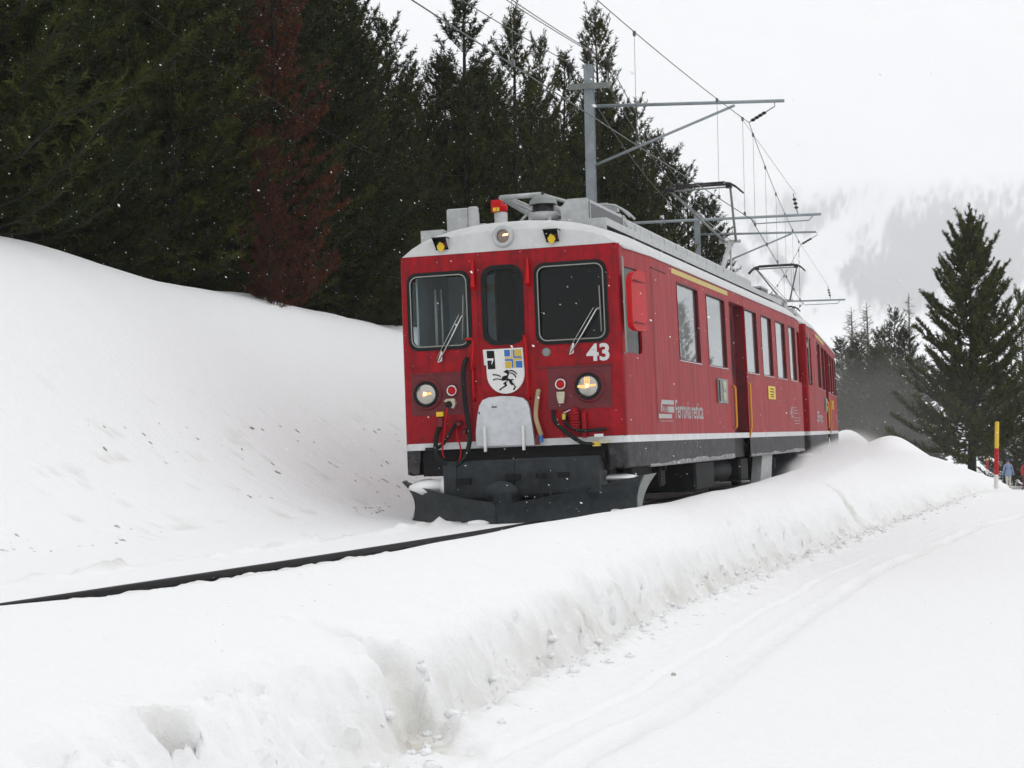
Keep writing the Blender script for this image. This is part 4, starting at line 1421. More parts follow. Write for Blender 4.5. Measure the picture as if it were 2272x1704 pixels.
    # ---------------- bogies and underframe
    for yb in (2.55, LEN - 2.55):
        k = MB()
        for sg in (1, -1):
            k.box((sg * .70, yb - 1.5, .30), (sg * .80, yb + 1.5, .50), 0, .02)
            for yy in (yb - 1.0, yb + 1.0):
                k.box((sg * .72, yy - .16, .22), (sg * .90, yy + .16, .48), 0, .03)
                k.lathe([(.09, -.12), (.10, 0), (.09, .12)], (sg * .86, yy, .54), 'z', 10, 0)
        k.box((-.75, yb - .25, .28), (.75, yb + .25, .52), 0)
        bg = k.build('bogie', 'iron', car)
        for yy in (yb - 1.0, yb + 1.0):
            for sg in (1, -1):
                k = MB()
                k.lathe([(.40, -.05), (.43, -.045), (.40, .0), (.385, .05), (.33, .052), (.30, .02), (.12, .02), (.10, .07), (0, .07)], (0, 0, 0), 'x', 28, 0)
                w = k.build('wheel', 'iron', bg)
                w.location = (sg * .53, yy, .385)
                w.rotation_euler = (0, 0, 0 if sg > 0 else math.pi)
    for p0, p1 in (((-1.05, 5.0, .10), (1.05, 6.4, .50)), ((.75, 8.3, .14), (1.12, 9.0, .50)), ((-1.1, 10.6, .12), (1.05, 11.6, .5)), ((.9, 6.7, .05), (1.2, 8.0, .09))):
        k = MB()
        k.box(p0, p1, 0, .03 if p1[2] > .2 else 0)
        k.build('underframe_box' if p1[2] > .2 else 'door_step', 'iron', car)
    k = MB()
    k.lathe([(.14, 6.6), (.17, 6.65), (.17, 8.1), (.14, 8.15)], (.85, 0, .33), 'y', 14, 0)
    k.build('air_reservoir', 'iron', car)
    k = MB()
    k.add([(1.20, 9.98, .50), (1.20, 11.1, .50), (1.20, 10.85, .09), (1.20, 9.65, .07), (1.05, 9.98, .50), (1.05, 11.1, .50), (1.05, 10.85, .09), (1.05, 9.65, .07)],
          [(0, 1, 2, 3), (7, 6, 5, 4), (0, 4, 5, 1), (1, 5, 6, 2), (2, 6, 7, 3), (3, 7, 4, 0)])
    k.build('battery_cover', 'roofbox', car)
    # ---------------- roof gear
    # the lamp in the roof front
    k = MB()
    k.lathe([(.118, .10), (.122, -.02), (.112, -.05), (.085, -.055), (.072, -.035), (.070, -.01)], (-.03, 0, 3.085), 'y', 24, 0)
    k.lathe([(.135, .10), (.135, .02), (.12, .0)], (-.03, 0, 3.08), 'y', 24, 0)
    rl = k.build('roof_headlight', 'roofbox', car)
    k = MB()
    k.lathe([(.072, -.02), (.05, -.032), (.0, -.036)], (-.03, 0, 3.085), 'y', 20, 0)
    k.build('lens', 'lens_amber', rl)
    k = MB()
    k.add([(-.03, -.039, 3.085), (.035, -.039, 3.09), (.035, -.039, 3.112), (-.02, -.039, 3.108)], [(0, 1, 2, 3)], 0)
    k.build('lens_glow', 'glow', rl)  # glow painted as one emitting patch over the roof lens
    # hooded signal lamps
    for cx in (-.735, .525):
        k = MB()
        z0, z1 = 2.985, 3.115
        k.box((cx - .080, -.13, z1 - .010), (cx + .088, .16, z1), 0)
        k.add([(cx - .078, -.12, z1 - .010), (cx - .078, .16, z1 - .010), (cx - .070, .16, z0 + .01), (cx - .070, -.03, z0 + .025)], [(0, 1, 2, 3)], 0)
        k.add([(cx + .082, -.12, z1 - .010), (cx + .082, .16, z1 - .010), (cx + .075, .16, z0 + .0), (cx + .075, -.03, z0 + .02)], [(0, 1, 2, 3)], 2)
        k.box((cx - .070, -.022, z0 + .0), (cx + .074, -.012, z1 - .012), 0)
        k.add([(cx - .06, -.024, z0 + .035), (cx + .066, -.024, z0 + .03), (cx + .062, -.024, z1 - .045), (cx - .02, -.024, z1 - .05)], [(0, 1, 2, 3)], 1)
        sl_ = k.build('signal_lamp', ['black', 'red_dark', 'roofbox'], car)
        k = MB()
        k.poly([(cx - .045, 3.025), (cx - .01, 3.072), (cx + .03, 3.045), (cx + .042, 3.01), (cx + .005, 2.955), (cx - .038, 2.99)], [], lambda u, v, w: (u, -.055 + w, v), .02)
        k.build('reflector', 'yellow', sl_)
    # left and right boxes
    k = MB()
    k.box((-.965, .9, 3.15), (-.70, 1.35, 3.555), 0, .015)
    k.box((-.945, 1.35, 3.15), (-.62, 5.6, 3.42), 0, .02)
    k.lathe([(.062, 3.2), (.062, 3.54), (.05, 3.56), (0, 3.565)], (-.645, .92, 0), 'z', 16, 0)
    k.build('roof_cabinet', 'roofbox', car)
    k = MB()
    k.add([(.39, .92, 3.2), (.69, .92, 3.2), (.69, .92, 3.565), (.475, .92, 3.565), (.39, .92, 3.47), (.39, 2.78, 3.2), (.69, 2.78, 3.2), (.69, 2.78, 3.565), (.475, 2.78, 3.565), (.39, 2.78, 3.47)],
          [(0, 1, 2, 3, 4), (9, 8, 7, 6, 5), (0, 5, 6, 1), (1, 6, 7, 2), (2, 7, 8, 3), (3, 8, 9, 4), (4, 9, 5, 0)], 0)
    k.box((.691, .96, 3.30), (.697, 2.74, 3.53), 1)
    for y in (.93, 1.05, 2.76):
        k.box((.689, y, 3.26), (.703, y + .03, 3.56), 0)
    k.box((.55, 2.79, 3.30), (.66, 2.84, 3.40), 2)
    k.build('brake_resistor', ['roofbox', 'grille', 'black'], car)
    # duct along the right half of the roof, panel by panel
    seams = [2.95, 3.46, 4.43, 5.31, 6.13, 6.96, 7.76, 8.51, 9.36, 10.05, 11.75, 13.0]
    for a, c in zip(seams[:-1], seams[1:]):
        k = MB()
        k.box((.42, a + .012, 3.20), (.70, c - .012, 3.555), 0, .03)
        k.build('duct_panel', 'roofbox', car)
    k = MB()
    for y in (2.9, 3.1):
        k.tube([(.45, y + .0, 3.42), (.50, y + .02, 3.60), (.62, y + .05, 3.60), (.70, y + .1, 3.44)], .02, 8)
    k.build('duct_hoop', 'roofbox', car)
    k = MB()
    k.box((.47, 14.0, 3.28), (.72, 14.8, 3.50), 1)
    k.box((.46, 13.98, 3.49), (.73, 14.82, 3.52), 0)
    k.build('grille_box', ['roofbox', 'grille'], car)
    # running boards either side, on small posts
    for sg in (1, -1):
        k = MB()
        x0, x1 = (.735, 1.01) if sg > 0 else (-1.15, -.88)
        k.box((x0, .52, 3.245), (x1, LEN - .5, 3.272), 0)
        k.box((x0, .505, 3.10), (x1, .52, 3.275), 0)
        k.box((x1 - .012 if sg > 0 else x0, .52, 3.19), (x1 if sg > 0 else x0 + .012, LEN - .5, 3.245), 0)
        xo = x1 - .02 if sg > 0 else x0 + .02
        y = 2.0
        while y < LEN - .6:
            k.tube([(xo, y, 3.04), (xo, y, 3.20)], .012, 6)
            y += 1.62
        rb = k.build('running_board', 'roofbox', car)
        y = 2.3
        while y < LEN - .6:
            k = MB()
            k.box((xo - .10, y, 3.06), (xo + .05, y + .34, 3.135), 0, .02)
            k.build('foot_plate', 'roofbox', rb)
            y += 1.62
    # domed roof vent
    k = MB()
    k.lathe([(.10, 3.26), (.10, 3.36), (.175, 3.37), (.18, 3.44), (.15, 3.455)], (.14, 1.1, 0), 'z', 20, 0)
    for a in range(4):
        k.box((.14 + .16 * math.cos(a * 1.57 + .7) - .02, 1.1 + .16 * math.sin(a * 1.57 + .7) - .02, 3.30), (.14 + .16 * math.cos(a * 1.57 + .7) + .02, 1.1 + .16 * math.sin(a * 1.57 + .7) + .02, 3.40), 0)
    k.lathe([(.13, 3.45), (.12, 3.55)], (.14, 1.1, 0), 'z', 16, 2)
    k.lathe([(.165, 3.545), (.15, 3.60), (.10, 3.64), (.04, 3.66), (0.0, 3.665)], (.14, 1.1, 0), 'z', 20, 1)
    k.lathe([(.02, 3.66), (.02, 3.69), (0, 3.69)], (.14, 1.1, 0), 'z', 8, 2)
    k.build('roof_vent', ['roofbox', 'grey', 'skirt'], car)
    # red signal horn box with yellow tag
    k = MB()
    k.lathe([(.075, 3.27), (.075, 3.41), (.06, 3.42)], (-.20, .52, 0), 'z', 16, 1)
    k.box((-.29, .44, 3.42), (-.175, .58, 3.555), 0, .008)
    k.lathe([(.05, 0), (.05, .04), (.02, .055)], (-.175, .52, 3.46), 'x', 14, 0)
    k.lathe([(.012, 3.555), (.012, 3.62), (0, 3.64)], (-.23, .52, 0), 'z', 8, 2)
    fl = k.build('antenna_box', ['red_bright', 'roofbox', 'black'], car)
    k = MB()
    k.box((-.265, .434, 3.424), (-.192, .438, 3.466), 0)
    k.box((-.228, .432, 3.43), (-.222, .434, 3.457), 1)
    k.build('tag_plate', ['yellow', 'black'], fl)
    # small clutter: pipes, cable brackets and insulators on the roof
    k = MB()
    k.tube([(-.45, 1.0, 3.33), (-.45, 12.5, 3.33)], .02, 6)
    k.tube([(-.05, 2.2, 3.36), (.1, 2.2, 3.44), (.3, 2.2, 3.36)], .015, 6)
    for x, y in ((-.3, 1.3), (-.05, 1.25), (.25, 1.4), (-.35, 2.4), (.3, 2.4)):
        k.lathe([(.025, 3.27), (.035, 3.30), (.02, 3.32), (.035, 3.34), (.02, 3.37), (.03, 3.40)], (x, y, 0), 'z', 8)
    k.build('roof_piping', 'roofbox', car)

    # pantographs: base at yb, knee towards the car's end (dirn)
    def panto(yb, dirn, raised):
        base = MB()
        for x in (-.45, .45):
            base.box((x - .03, yb - .7, 3.40), (x + .03, yb + .7, 3.45))
            for y in (yb - .6, yb + .6):
                base.lathe([(.05, 3.25), (.065, 3.29), (.04, 3.31), (.065, 3.34), (.04, 3.36), (.05, 3.40)], (x, y, 0), 'z', 10)
        base.box((-.5, yb - .05, 3.41), (.5, yb + .05, 3.46))
        pb = base.build('pantograph', 'roofbox', car)
        if raised:
            knee = (0.05, yb + dirn * 1.60, 4.46)
            foot = (0.05, yb - dirn * .1, 3.47)
            hy, hz_ = yb - dirn * 1.05, 5.17
        else:
            knee = (-.20, yb - 1.20 * (1 if dirn < 0 else -1), 3.715)
            foot = (0.0, yb + .35, 3.45)
            hy, hz_ = yb + .55, 3.74
        lo = MB()
        if raised:
            lo.tube([foot, knee], [.055, .04], 10, 0)
            lo.tube([(foot[0] + .18, foot[1] + dirn * .5, 3.46), (knee[0] + .02, knee[1] - dirn * .1, knee[2] - .10)], .018, 6, 0)
            lo.lathe([(.03, -.2), (.03, .2)], (knee[0], knee[1], knee[2]), 'x', 8, 0)
            lo.box((knee[0] + .02, knee[1] - .5 * dirn, 3.52), (knee[0] + .10, knee[1] - .38 * dirn, 3.70), 1)
        else:
            for sx in (-.26, .22):
                lo.tube([(foot[0] + sx * .6, foot[1], foot[2]), (knee[0] + sx, knee[1], knee[2])], .032, 8, 0)
            lo.tube([(knee[0] - .27, knee[1], knee[2]), (knee[0] + .24, knee[1], knee[2])], .03, 8, 0)
            lo.tube([(knee[0] - .20, knee[1], knee[2] - .02), (knee[0] + .3, knee[1] + .9, 3.42)], .02, 6, 0)
        lo.build('lower_arm', ['roofbox', 'red_bright'], pb)
        ua = MB()
        sp = .52 if raised else .34
        for sx in (-1, 1):
            a = (knee[0] + sx * (.11 if raised else .20), knee[1], knee[2] + .01)
            c = (sx * sp, hy, hz_ - .05)
            ua.tube([a, c], [.024, .02], 8)
        if raised:
            ua.tube([(knee[0] + .03, knee[1], knee[2]), (-sp + .05, hy, hz_ - .09)], .008, 5)
        ua.tube([(-sp, hy, hz_ - .05), (sp, hy, hz_ - .05)], .016, 6)
        ua.build('upper_arm', 'grey' if raised else 'roofbox', pb)
        hd = MB()
        hw = .725
        for dy in (-.14, .14):
            pts = []
            for q in np.linspace(-1, 1, 17):
                x = q * hw
                drop = .0 if abs(q) < .68 else -.16 * ((abs(q) - .68) / .32) ** 1.7
                pts.append((x, hy + dy, hz_ + drop + .015 * (1 - q * q)))
            hd.tube(pts, .017, 6)
        for x in (-.5, .5):
            hd.tube([(x, hy - .14, hz_), (x, hy + .14, hz_)], .012, 6)
            hd.box((x - .05, hy - .05, hz_ - .07), (x + .05, hy + .05, hz_ - .02))
        hd.box((-.45, hy - .155, hz_ + .018), (.45, hy - .125, hz_ + .035))
        hd.box((-.45, hy + .125, hz_ + .018), (.45, hy + .155, hz_ + .035))
        hd.build('collector_head', 'skirt' if raised else 'roofbox', pb)
        return pb
    panto(2.65, -1, False)
    panto(13.3, 1, True)
    return car


car = make_railcar('43')
car.rotation_euler = (0, CANT, 0)
tag(car, 'leading red railcar with snow plough, white front shield and number 43', 'railcar', 'railcars of the red train')
for i in (1, 2):
    c = copy_tree(car)
    sc = (7.5 - YC) + 16.15 * i
    a = sc / RC
    cx = X0 - RC + (RC - .0587) * math.cos(a)
    cy_ = YC + (RC - .0587) * math.sin(a)
    tx, ty = -math.sin(a), math.cos(a)
    c.location = (cx - 7.5 * tx, cy_ - 7.5 * ty, 0)
    c.rotation_euler = (0, CANT, a)
    for ch in [q for q in c.children if q.name.startswith('mirror_housing')]:
        for g in list(ch.children):
            bpy.data.objects.remove(g)
        bpy.data.objects.remove(ch)
    tag(c, ('second red railcar coupled behind the one numbered 43, wrapped in blown snow' if i == 1 else 'last red railcar of the train, all but its raised pantograph hidden round the bend'), 'railcar', 'railcars of the red train')


# ------------------------------------------------------------------ overhead line
def mast(s, d, label, full, top, arm, tube, cross, xo):
    """arm = (z at post, z at end, end offset), tube = (z, end offset), xo = wire offset; offsets from the track's middle"""
    x, y = sd2xy(s, d)
    a = s / RC
    z0 = gz(x, y) - .3
    r = empty('catenary_mast', (x, y, z0), (0, 0, a))
    Z = lambda z: z - z0
    O = lambda q: q - d
    k = MB()
    w = .09
    # H-section post
    k.box((-w, -w, 0), (w, -w + .018, Z(top)))
    k.box((-w, w - .018, 0), (w, w, Z(top)))
    k.box((-.008, -w + .018, 0), (.008, w - .018, Z(top)))
    for zz in (arm[0], arm[0] - 1.15, tube[0], cross):
        k.box((-w - .006, -w - .006, Z(zz) - .035), (w + .006, w + .006, Z(zz) + .035))
    k.build('post', 'steel', r)
    if full:
        k = MB()
        k.box((-.40, -w - .055, Z(cross) - .055), (.45, -w - .007, Z(cross) + .055))
        k.build('crossarm', 'grey', r)
        for xx, zz in ((-.36, cross + .08), (.02, top - .14), (.40, cross + .08)):
            k = MB()
            k.tube([(xx, -w - .03, Z(zz)), (xx, -w - .03, Z(zz) + .26)], .014, 6, 1)
            k.lathe([(.02, .20), (.07, .23), (.05, .27), (.07, .30), (.06, .36), (.03, .41), (0, .42)], (xx, -w - .03, Z(zz)), 'z', 12, 0)
            k.build('insulator', ['insul', 'steel'], r)
    k = MB()
    k.tube([(w, 0, Z(arm[0])), (O(arm[2]), -.02, Z(arm[1]))], .034, 8)
    k.build('bracket_arm', 'steel', r)
    k = MB()
    k.tube([(w, 0, Z(arm[0] - 1.18)), (O(xo - .28), -.01, Z(arm[1] - .03))], .027, 8)
    k.build('strut', 'steel', r)
    k = MB()
    k.tube([(-.9 if full else w, .05, Z(tube[0])), (O(tube[1]), .05, Z(tube[0]))], .027, 8)
    q = O(tube[1])
    k.tube([(q - .16, .05, Z(tube[0]) - .03), (q - .24, .05, Z(tube[0]) - .11), (O(xo) + .08, .04, Z(tube[0]) - .13), (O(xo), .04, Z(tube[0]) - .04)], .013, 6)
    k.build('steady_arm', 'steel', r)
    k = MB()
    p0, p1 = Vector((O(xo + .50), -.02, Z(arm[1]))), Vector((O(xo), -.02, Z(arm[1] - .38)))
    pk = p0 + Vector((0, 0, -.10))
    k.tube([p0, pk, p1], .013, 6, 1)
    for q in np.linspace(.42, .85, 4):
        c = pk.lerp(p1, q)
        k.lathe([(.02, -.03), (.055, 0), (.02, .03)], c, 'z', 10, 0)
    k.build('insulator', ['insul', 'steel'], r)
    k = MB()
    c = Vector((O(tube[1] - .45), .05, Z(tube[0] + .03)))
    k.tube([c, c + Vector((-.08, 0, .40))], .012, 6, 1)
    for q in (.12, .2, .28):
        k.lathe([(.02, -.025), (.045, 0), (.02, .025)], c + Vector((-.2 * q, 0, q)), 'z', 10, 0)
    k.build('insulator', ['insul', 'steel'], r)
    tag(r, label, 'mast', 'catenary masts along the line')
    return r


MS0, MS1, MS2 = -14.5, 8.87, 30.6
mast(MS1, -2.95, 'grey steel catenary mast rising behind the first railcar, three insulators on its crossarm', True, 8.30, (7.47, 7.34, .92), (5.10, 1.57), 7.86, .23)
mast(MS2, -2.72, 'farther grey catenary mast seen over the middle of the red train', False, 7.80, (7.12, 7.08, .95), (4.95, 1.80), 7.4, .48)

# contact and messenger wires
ol = empty('overhead_line', (0, 0, 0))
tag(ol, 'overhead contact line with droppers hanging above the track', 'overhead line')
SUP = [(-38.0, .05, 5.2, 7.0), (MS0, .05, 5.2, 7.0), (MS1, .22, 5.06, 6.96), (MS2, .48, 4.84, 6.70), (52.0, .4, 4.8, 6.6), (72.0, .4, 4.7, 6.5)]
supports = [q[0] for q in SUP]


def wire_at(s, sag=.20):
    """contact and messenger wire run straight in plan between supports: (x, y, z contact, z messenger)"""
    for A_, B_ in zip(SUP[:-1], SUP[1:]):
        if A_[0] <= s <= B_[0] + 1e-6:
            t = (s - A_[0]) / (B_[0] - A_[0])
            pa, pb = sd2xy(A_[0], A_[1]), sd2xy(B_[0], B_[1])
            return (pa[0] + (pb[0] - pa[0]) * t, pa[1] + (pb[1] - pa[1]) * t, A_[2] + (B_[2] - A_[2]) * t, A_[3] + (B_[3] - A_[3]) * t - sag * 4 * t * (1 - t))
    x, y = sd2xy(s, .3)
    return x, y, 5.0, 7.0


def sup_chord(s, off):
    for a, b in zip(supports[:-1], supports[1:]):
        if a <= s <= b + 1e-6:
            t = (s - a) / (b - a)
            pa, pb = sd2xy(a, off), sd2xy(b, off)
            return pa[0] + (pb[0] - pa[0]) * t, pa[1] + (pb[1] - pa[1]) * t
    return sd2xy(s, off)


sw = np.unique(np.concatenate([np.arange(-38, 72.01, 1.0), supports]))
W4 = [wire_at(s) for s in sw]
MB().tube([(q[0], q[1], q[2]) for q in W4], .0085, 5).build('contact_wire', 'wire', ol)
MB().tube([(q[0], q[1], q[3]) for q in W4], .0075, 5).build('messenger_wire', 'wire', ol)
for s0, s1 in zip(supports[1:-1], supports[2:]):
    for t in ((.09, .33, .59, .86, .97) if s0 == MS0 else (.05, .22, .40, .58, .76, .93)):
        x, y, zc_, zm_ = wire_at(s0 + (s1 - s0) * t)
        k = MB()
        k.tube([(x, y, zc_), (x, y, zm_)], .0035, 4)
        k.box((x - .018, y - .03, zc_ - .01), (x + .018, y + .03, zc_ + .06))
        k.box((x - .018, y - .03, zm_ - .06), (x + .018, y + .03, zm_ + .01))
        k.build('dropper', 'wire', ol)
k = MB()
for s, e, z in ((MS1, 1.1, 5.5), (MS2, 1.3, 5.36)):
    xm, ym, _q, zm_ = wire_at(s - 1.0)
    x1, y1 = sd2xy(s, e)
    k.tube([(xm, ym, zm_), (x1, y1, z)], .0045, 4)
k.build('stay_wire', 'wire', ol)
# feeder wires on the mast crossarm
fx = {}
for (dx, z, lab) in ((-3.31, 8.36, 'left'), (-2.93, 8.58, 'middle'), (-2.55, 8.36, 'right')):
    pts = []
    for s in np.unique(np.concatenate([np.arange(-38, 71, 1.2), supports])):
        x, y = sup_chord(s, dx)
        for a, b in zip(supports[:-1], supports[1:]):
            if a <= s <= b:
                t = (s - a) / (b - a)
        pts.append((x, y, z - .30 * 4 * t * (1 - t) - max(0, s - MS1) * .02))
    o = MB().tube(pts, .009, 5).build('feeder_wire', 'wire')
    tag(o, {'left': 'thin dark feeder wire on the insulator left of the mast top', 'middle': 'thin dark feeder wire on the insulator above the mast top', 'right': 'thin dark feeder wire on the insulator right of the mast top'}[lab], 'power line', 'feeder wires on the mast crossarm')
fwd_pt = lambda px, py, D: CAM + (fw + r2 * ((px - 1136) / F_PX) - u2 * ((py - 852) / F_PX)) * D
pa, pb = fwd_pt(250, -25, 19), fwd_pt(1030, 390, 47)
pts = [tuple(pa.lerp(pb, q / 20) + Vector((0, 0, -.5 * 4 * (q / 20) * (1 - q / 20)))) for q in range(21)]
o = MB().tube(pts, .0035, 5).build('telephone_wire', 'iron')
tag(o, 'thin grey wire slanting across the dark forest at upper left', 'wire')


# ------------------------------------------------------------------ trees
def tri_mesh(name, verts, tris, tone, matn):
    me = bpy.data.meshes.new(name)
    verts = np.asarray(verts, np.float32)
    tris = np.asarray(tris, np.int32)
    me.vertices.add(len(verts))
    me.vertices.foreach_set('co', verts.ravel())
    me.loops.add(tris.size)
    me.loops.foreach_set('vertex_index', tris.ravel())
    me.polygons.add(len(tris))
    me.polygons.foreach_set('loop_start', np.arange(0, tris.size, 3, dtype=np.int32))
    me.update()
    if tone is not None:
        at = me.attributes.new('tone', 'FLOAT', 'POINT')
        at.data.foreach_set('value', np.asarray(tone, np.float32))
    me.materials.append(M[matn])
    return me


def conifer(seed, H=10.0, R=1.9, h0=.03, whorl=.30, nb=6, needles=22, nlen=.135, nwid=.030, up_top=50, up_bot=-6, curl=.45, gap=0.1, power=.85, matn='needle', shoot_step=.11, sparse=0.0, thick=1.0, lo=.55, upv=(.0, .75)):
    rng = np.random.default_rng(seed)
    tr = MB()
    lean = rng.normal(0, .012, 2)
    trunk = lambda h: np.array([lean[0] * h * h / H + .05 * math.sin(h * .9 + seed), lean[1] * h * h / H + .05 * math.cos(h * .7 + seed), h])
    nseg = 9
    r0 = (.013 * H + .02) * thick
    tr.tube([tuple(trunk(H * q / nseg)) for q in range(nseg + 1)], [max(.012, r0 * (1 - q / nseg) ** .9) for q in range(nseg + 1)], 7)
    so, sdv, sl = [], [], []
    h = H * h0
    while h < H * .985:
        t = h / H
        Rm = R * ((1 - t) ** power) * (1.0 if t > .22 else .72 + .28 * t / .22) + .10
        n = max(2, int(round(nb * (.6 + .5 * (1 - t)) + rng.integers(-1, 2))))
        a0 = rng.random() * 6.28
        for kk in range(n):
            if rng.random() < gap + sparse * .5:
                continue
            L = Rm * rng.uniform(lo, 1.15)
            an = a0 + 6.283 * kk / n + rng.normal(0, .25)
            elv = math.radians(up_bot + (up_top - up_bot) * t ** 1.2 + rng.normal(0, 8))
            hd = np.array([math.cos(an), math.sin(an), 0])
            base = trunk(h + rng.uniform(-.1, .1))
            npt = 5
            pts = []
            for q in range(npt):
                u = q / (npt - 1)
                e = elv + curl * (u ** 1.5) * .8
                pts.append(base + hd * (L * u * math.cos(elv + curl * u * .5)) + np.array([0, 0, L * u * math.sin(e)]))
            pts = np.array(pts)
            tr.tube([tuple(p) for p in pts], [max(.006, .012 * L * (1 - q / npt) + .004) for q in range(npt)], 3, cap=False)
            ns = max(3, int(L / shoot_step))
            side = np.array([-math.sin(an), math.cos(an), 0])
            for q in range(ns):
                u = .18 + .82 * (q + rng.random()) / ns
                if rng.random() < sparse:
                    continue
                f = u * (npt - 1)
                i = min(int(f), npt - 2)
                p = pts[i] * (1 - (f - i)) + pts[i + 1] * (f - i)
                tg = pts[i + 1] - pts[i]
                tg = tg / np.linalg.norm(tg)
                sgn = 1 if (q % 2) else -1
                dirv = tg * rng.uniform(.5, 1.0) + side * sgn * rng.uniform(.2, 1.0) + np.array([0, 0, rng.uniform(*upv)])
                dirv /= np.linalg.norm(dirv)
                sl.append(rng.uniform(.16, .36) * (.7 + .45 * (1 - t)) * (1.25 - .5 * u) + rng.random() * .26 * L * (1 - u))
                so.append(p)
                sdv.append(dirv)
            so.append(pts[-1] - (pts[-1] - pts[-2]) * .3)
            dv = pts[-1] - pts[-2]
            sdv.append(dv / np.linalg.norm(dv))
            sl.append(rng.uniform(.28, .42))
        h += whorl * rng.uniform(.75, 1.25)
    for q in range(3):
        so.append(trunk(H * (.95 + .015 * q)))
        sdv.append(np.array([rng.normal(0, .1), rng.normal(0, .1), 1.0]))
        sl.append(.35)
    so, sdv, sl = np.array(so), np.array(sdv), np.array(sl)
    sdv /= np.linalg.norm(sdv, axis=1, keepdims=True)
    NS = len(so)
    ref = np.where(np.abs(sdv[:, 2:3]) < .9, np.array([[0, 0, 1.0]]), np.array([[1.0, 0, 0]]))
    e1 = np.cross(sdv, ref)
    e1 /= np.linalg.norm(e1, axis=1, keepdims=True)
    e2 = np.cross(sdv, e1)
    u = rng.random((NS, needles))
    phi = rng.random((NS, needles)) * 6.283
    spread = rng.uniform(.55, 1.0, (NS, needles))
    rad = e1[:, None] * np.cos(phi)[..., None] + e2[:, None] * np.sin(phi)[..., None]
    b0 = so[:, None] + sdv[:, None] * (u * sl[:, None])[..., None]
    nd = sdv[:, None] * (1.0 - .45 * spread)[..., None] + rad * (spread * .85)[..., None]
    nd /= np.linalg.norm(nd, axis=-1, keepdims=True)
    ln = nlen * rng.uniform(.6, 1.2, (NS, needles, 1))
    tip = b0 + nd * ln
    wv = np.cross(nd, rng.normal(0, 1, (NS, needles, 3)))
    wv /= np.linalg.norm(wv, axis=-1, keepdims=True) + 1e-9
    v = np.stack([b0 - wv * nwid * .5, b0 + wv * nwid * .5, tip], 2).reshape(-1, 3)
    tris = np.arange(len(v)).reshape(-1, 3)
    stone = rng.random(NS)
    tone = np.repeat(np.clip(.15 + .7 * stone, 0, 1), needles * 3) + rng.normal(0, .08, NS * needles * 3)
    return tr, (v, tris, np.clip(tone, 0, 1), matn)


def tree_proto(name, seed, bark='bark', **kw):
    tr, (v, tris, tone, mn) = conifer(seed, **kw)
    root = empty(name)
    tr.build('trunk', bark, root)
    me = tri_mesh('crown', v, tris, tone, mn)
    o = bpy.data.objects.new('crown', me)
    COL.objects.link(o)
    o.parent = root
    return root


def larch_proto(name, seed, H=9.0, R=1.6, matn='twig'):
    rng = np.random.default_rng(seed)
    tr = MB()
    tr.tube([(0, 0, 0), (.05, .03, H * .4), (.02, -.02, H * .75), (0, 0, H)], [.017 * H, .012 * H, .006 * H, .01], 7)
    V = []
    h = H * .12
    while h < H * .97:
        t = h / H
        L0 = R * (1 - t) ** .8 + .12
        for kk in range(rng.integers(3, 6)):
            an = rng.random() * 6.283
            L = L0 * rng.uniform(.5, 1.15)
            e = math.radians(rng.uniform(-8, 25) + 25 * t)
            hd = np.array([math.cos(an) * math.cos(e), math.sin(an) * math.cos(e), math.sin(e)])
            b = np.array([0, 0, h])
            tr.tube([tuple(b), tuple(b + hd * L * .6 + np.array([0, 0, .03])), tuple(b + hd * L)], [.012 * L + .006, .008, .004], 3, cap=False)
            for q in range(int(L / .05)):
                u = rng.random() ** .7
                p = b + hd * L * u
                dv = hd * rng.uniform(.2, 1) + rng.normal(0, .55, 3)
                dv[2] -= .15
                dv /= np.linalg.norm(dv)
                ln = rng.uniform(.12, .36) * (1.2 - .6 * u)
                wv = np.cross(dv, rng.normal(0, 1, 3))
                wv /= np.linalg.norm(wv)
                V += [p - wv * .009, p + wv * .009, p + dv * ln]
        h += rng.uniform(.10, .22)
    V = np.array(V)
    root = empty(name)
    tr.build('trunk', 'bark_grey', root)
    me = tri_mesh('crown', V, np.arange(len(V)).reshape(-1, 3), np.random.default_rng(seed).random(len(V) // 3).repeat(3), matn)
    o = bpy.data.objects.new('crown', me)
    COL.objects.link(o)
    o.parent = root
    return root


H_P = 10.0
PR = [
    tree_proto('pine_tree', 11, R=2.5, nb=4, up_top=34, up_bot=-6, power=.80, curl=.45, whorl=.16),
    tree_proto('pine_tree', 23, R=3.0, nb=4, up_top=38, curl=.50, gap=.14, whorl=.20, power=.75, up_bot=-2),
    tree_proto('pine_tree', 37, R=2.3, nb=4, power=.75, up_bot=-14, up_top=30, curl=.45, whorl=.15),
    tree_proto('pine_tree', 41, R=3.2, nb=4, curl=.55, power=.62, gap=.15, whorl=.21, up_bot=0, up_top=40),
    tree_proto('pine_tree', 53, R=2.0, nb=4, power=.90, up_bot=-8, up_top=30, curl=.42, whorl=.15),
]
PR_SPARSE = tree_proto('pine_tree', 61, R=2.7, nb=4, gap=.10, sparse=.03, whorl=.22, up_top=40, curl=.60, power=.88)
PR_RUST = tree_proto('pine_tree', 71, R=2.3, nb=5, gap=.12, sparse=.04, matn='needle_rust', whorl=.20, power=.5, up_top=30, lo=.35)
PR_BIG = tree_proto('pine_tree', 93, H=8.4, R=2.6, nb=6, h0=.10, whorl=.15, up_top=36, up_bot=-6, curl=.55, power=.62, gap=.14, needles=40, nlen=.12, nwid=.030, shoot_step=.075, thick=1.15, lo=.55, matn='needle_light', upv=(.0, .9))
used = set()


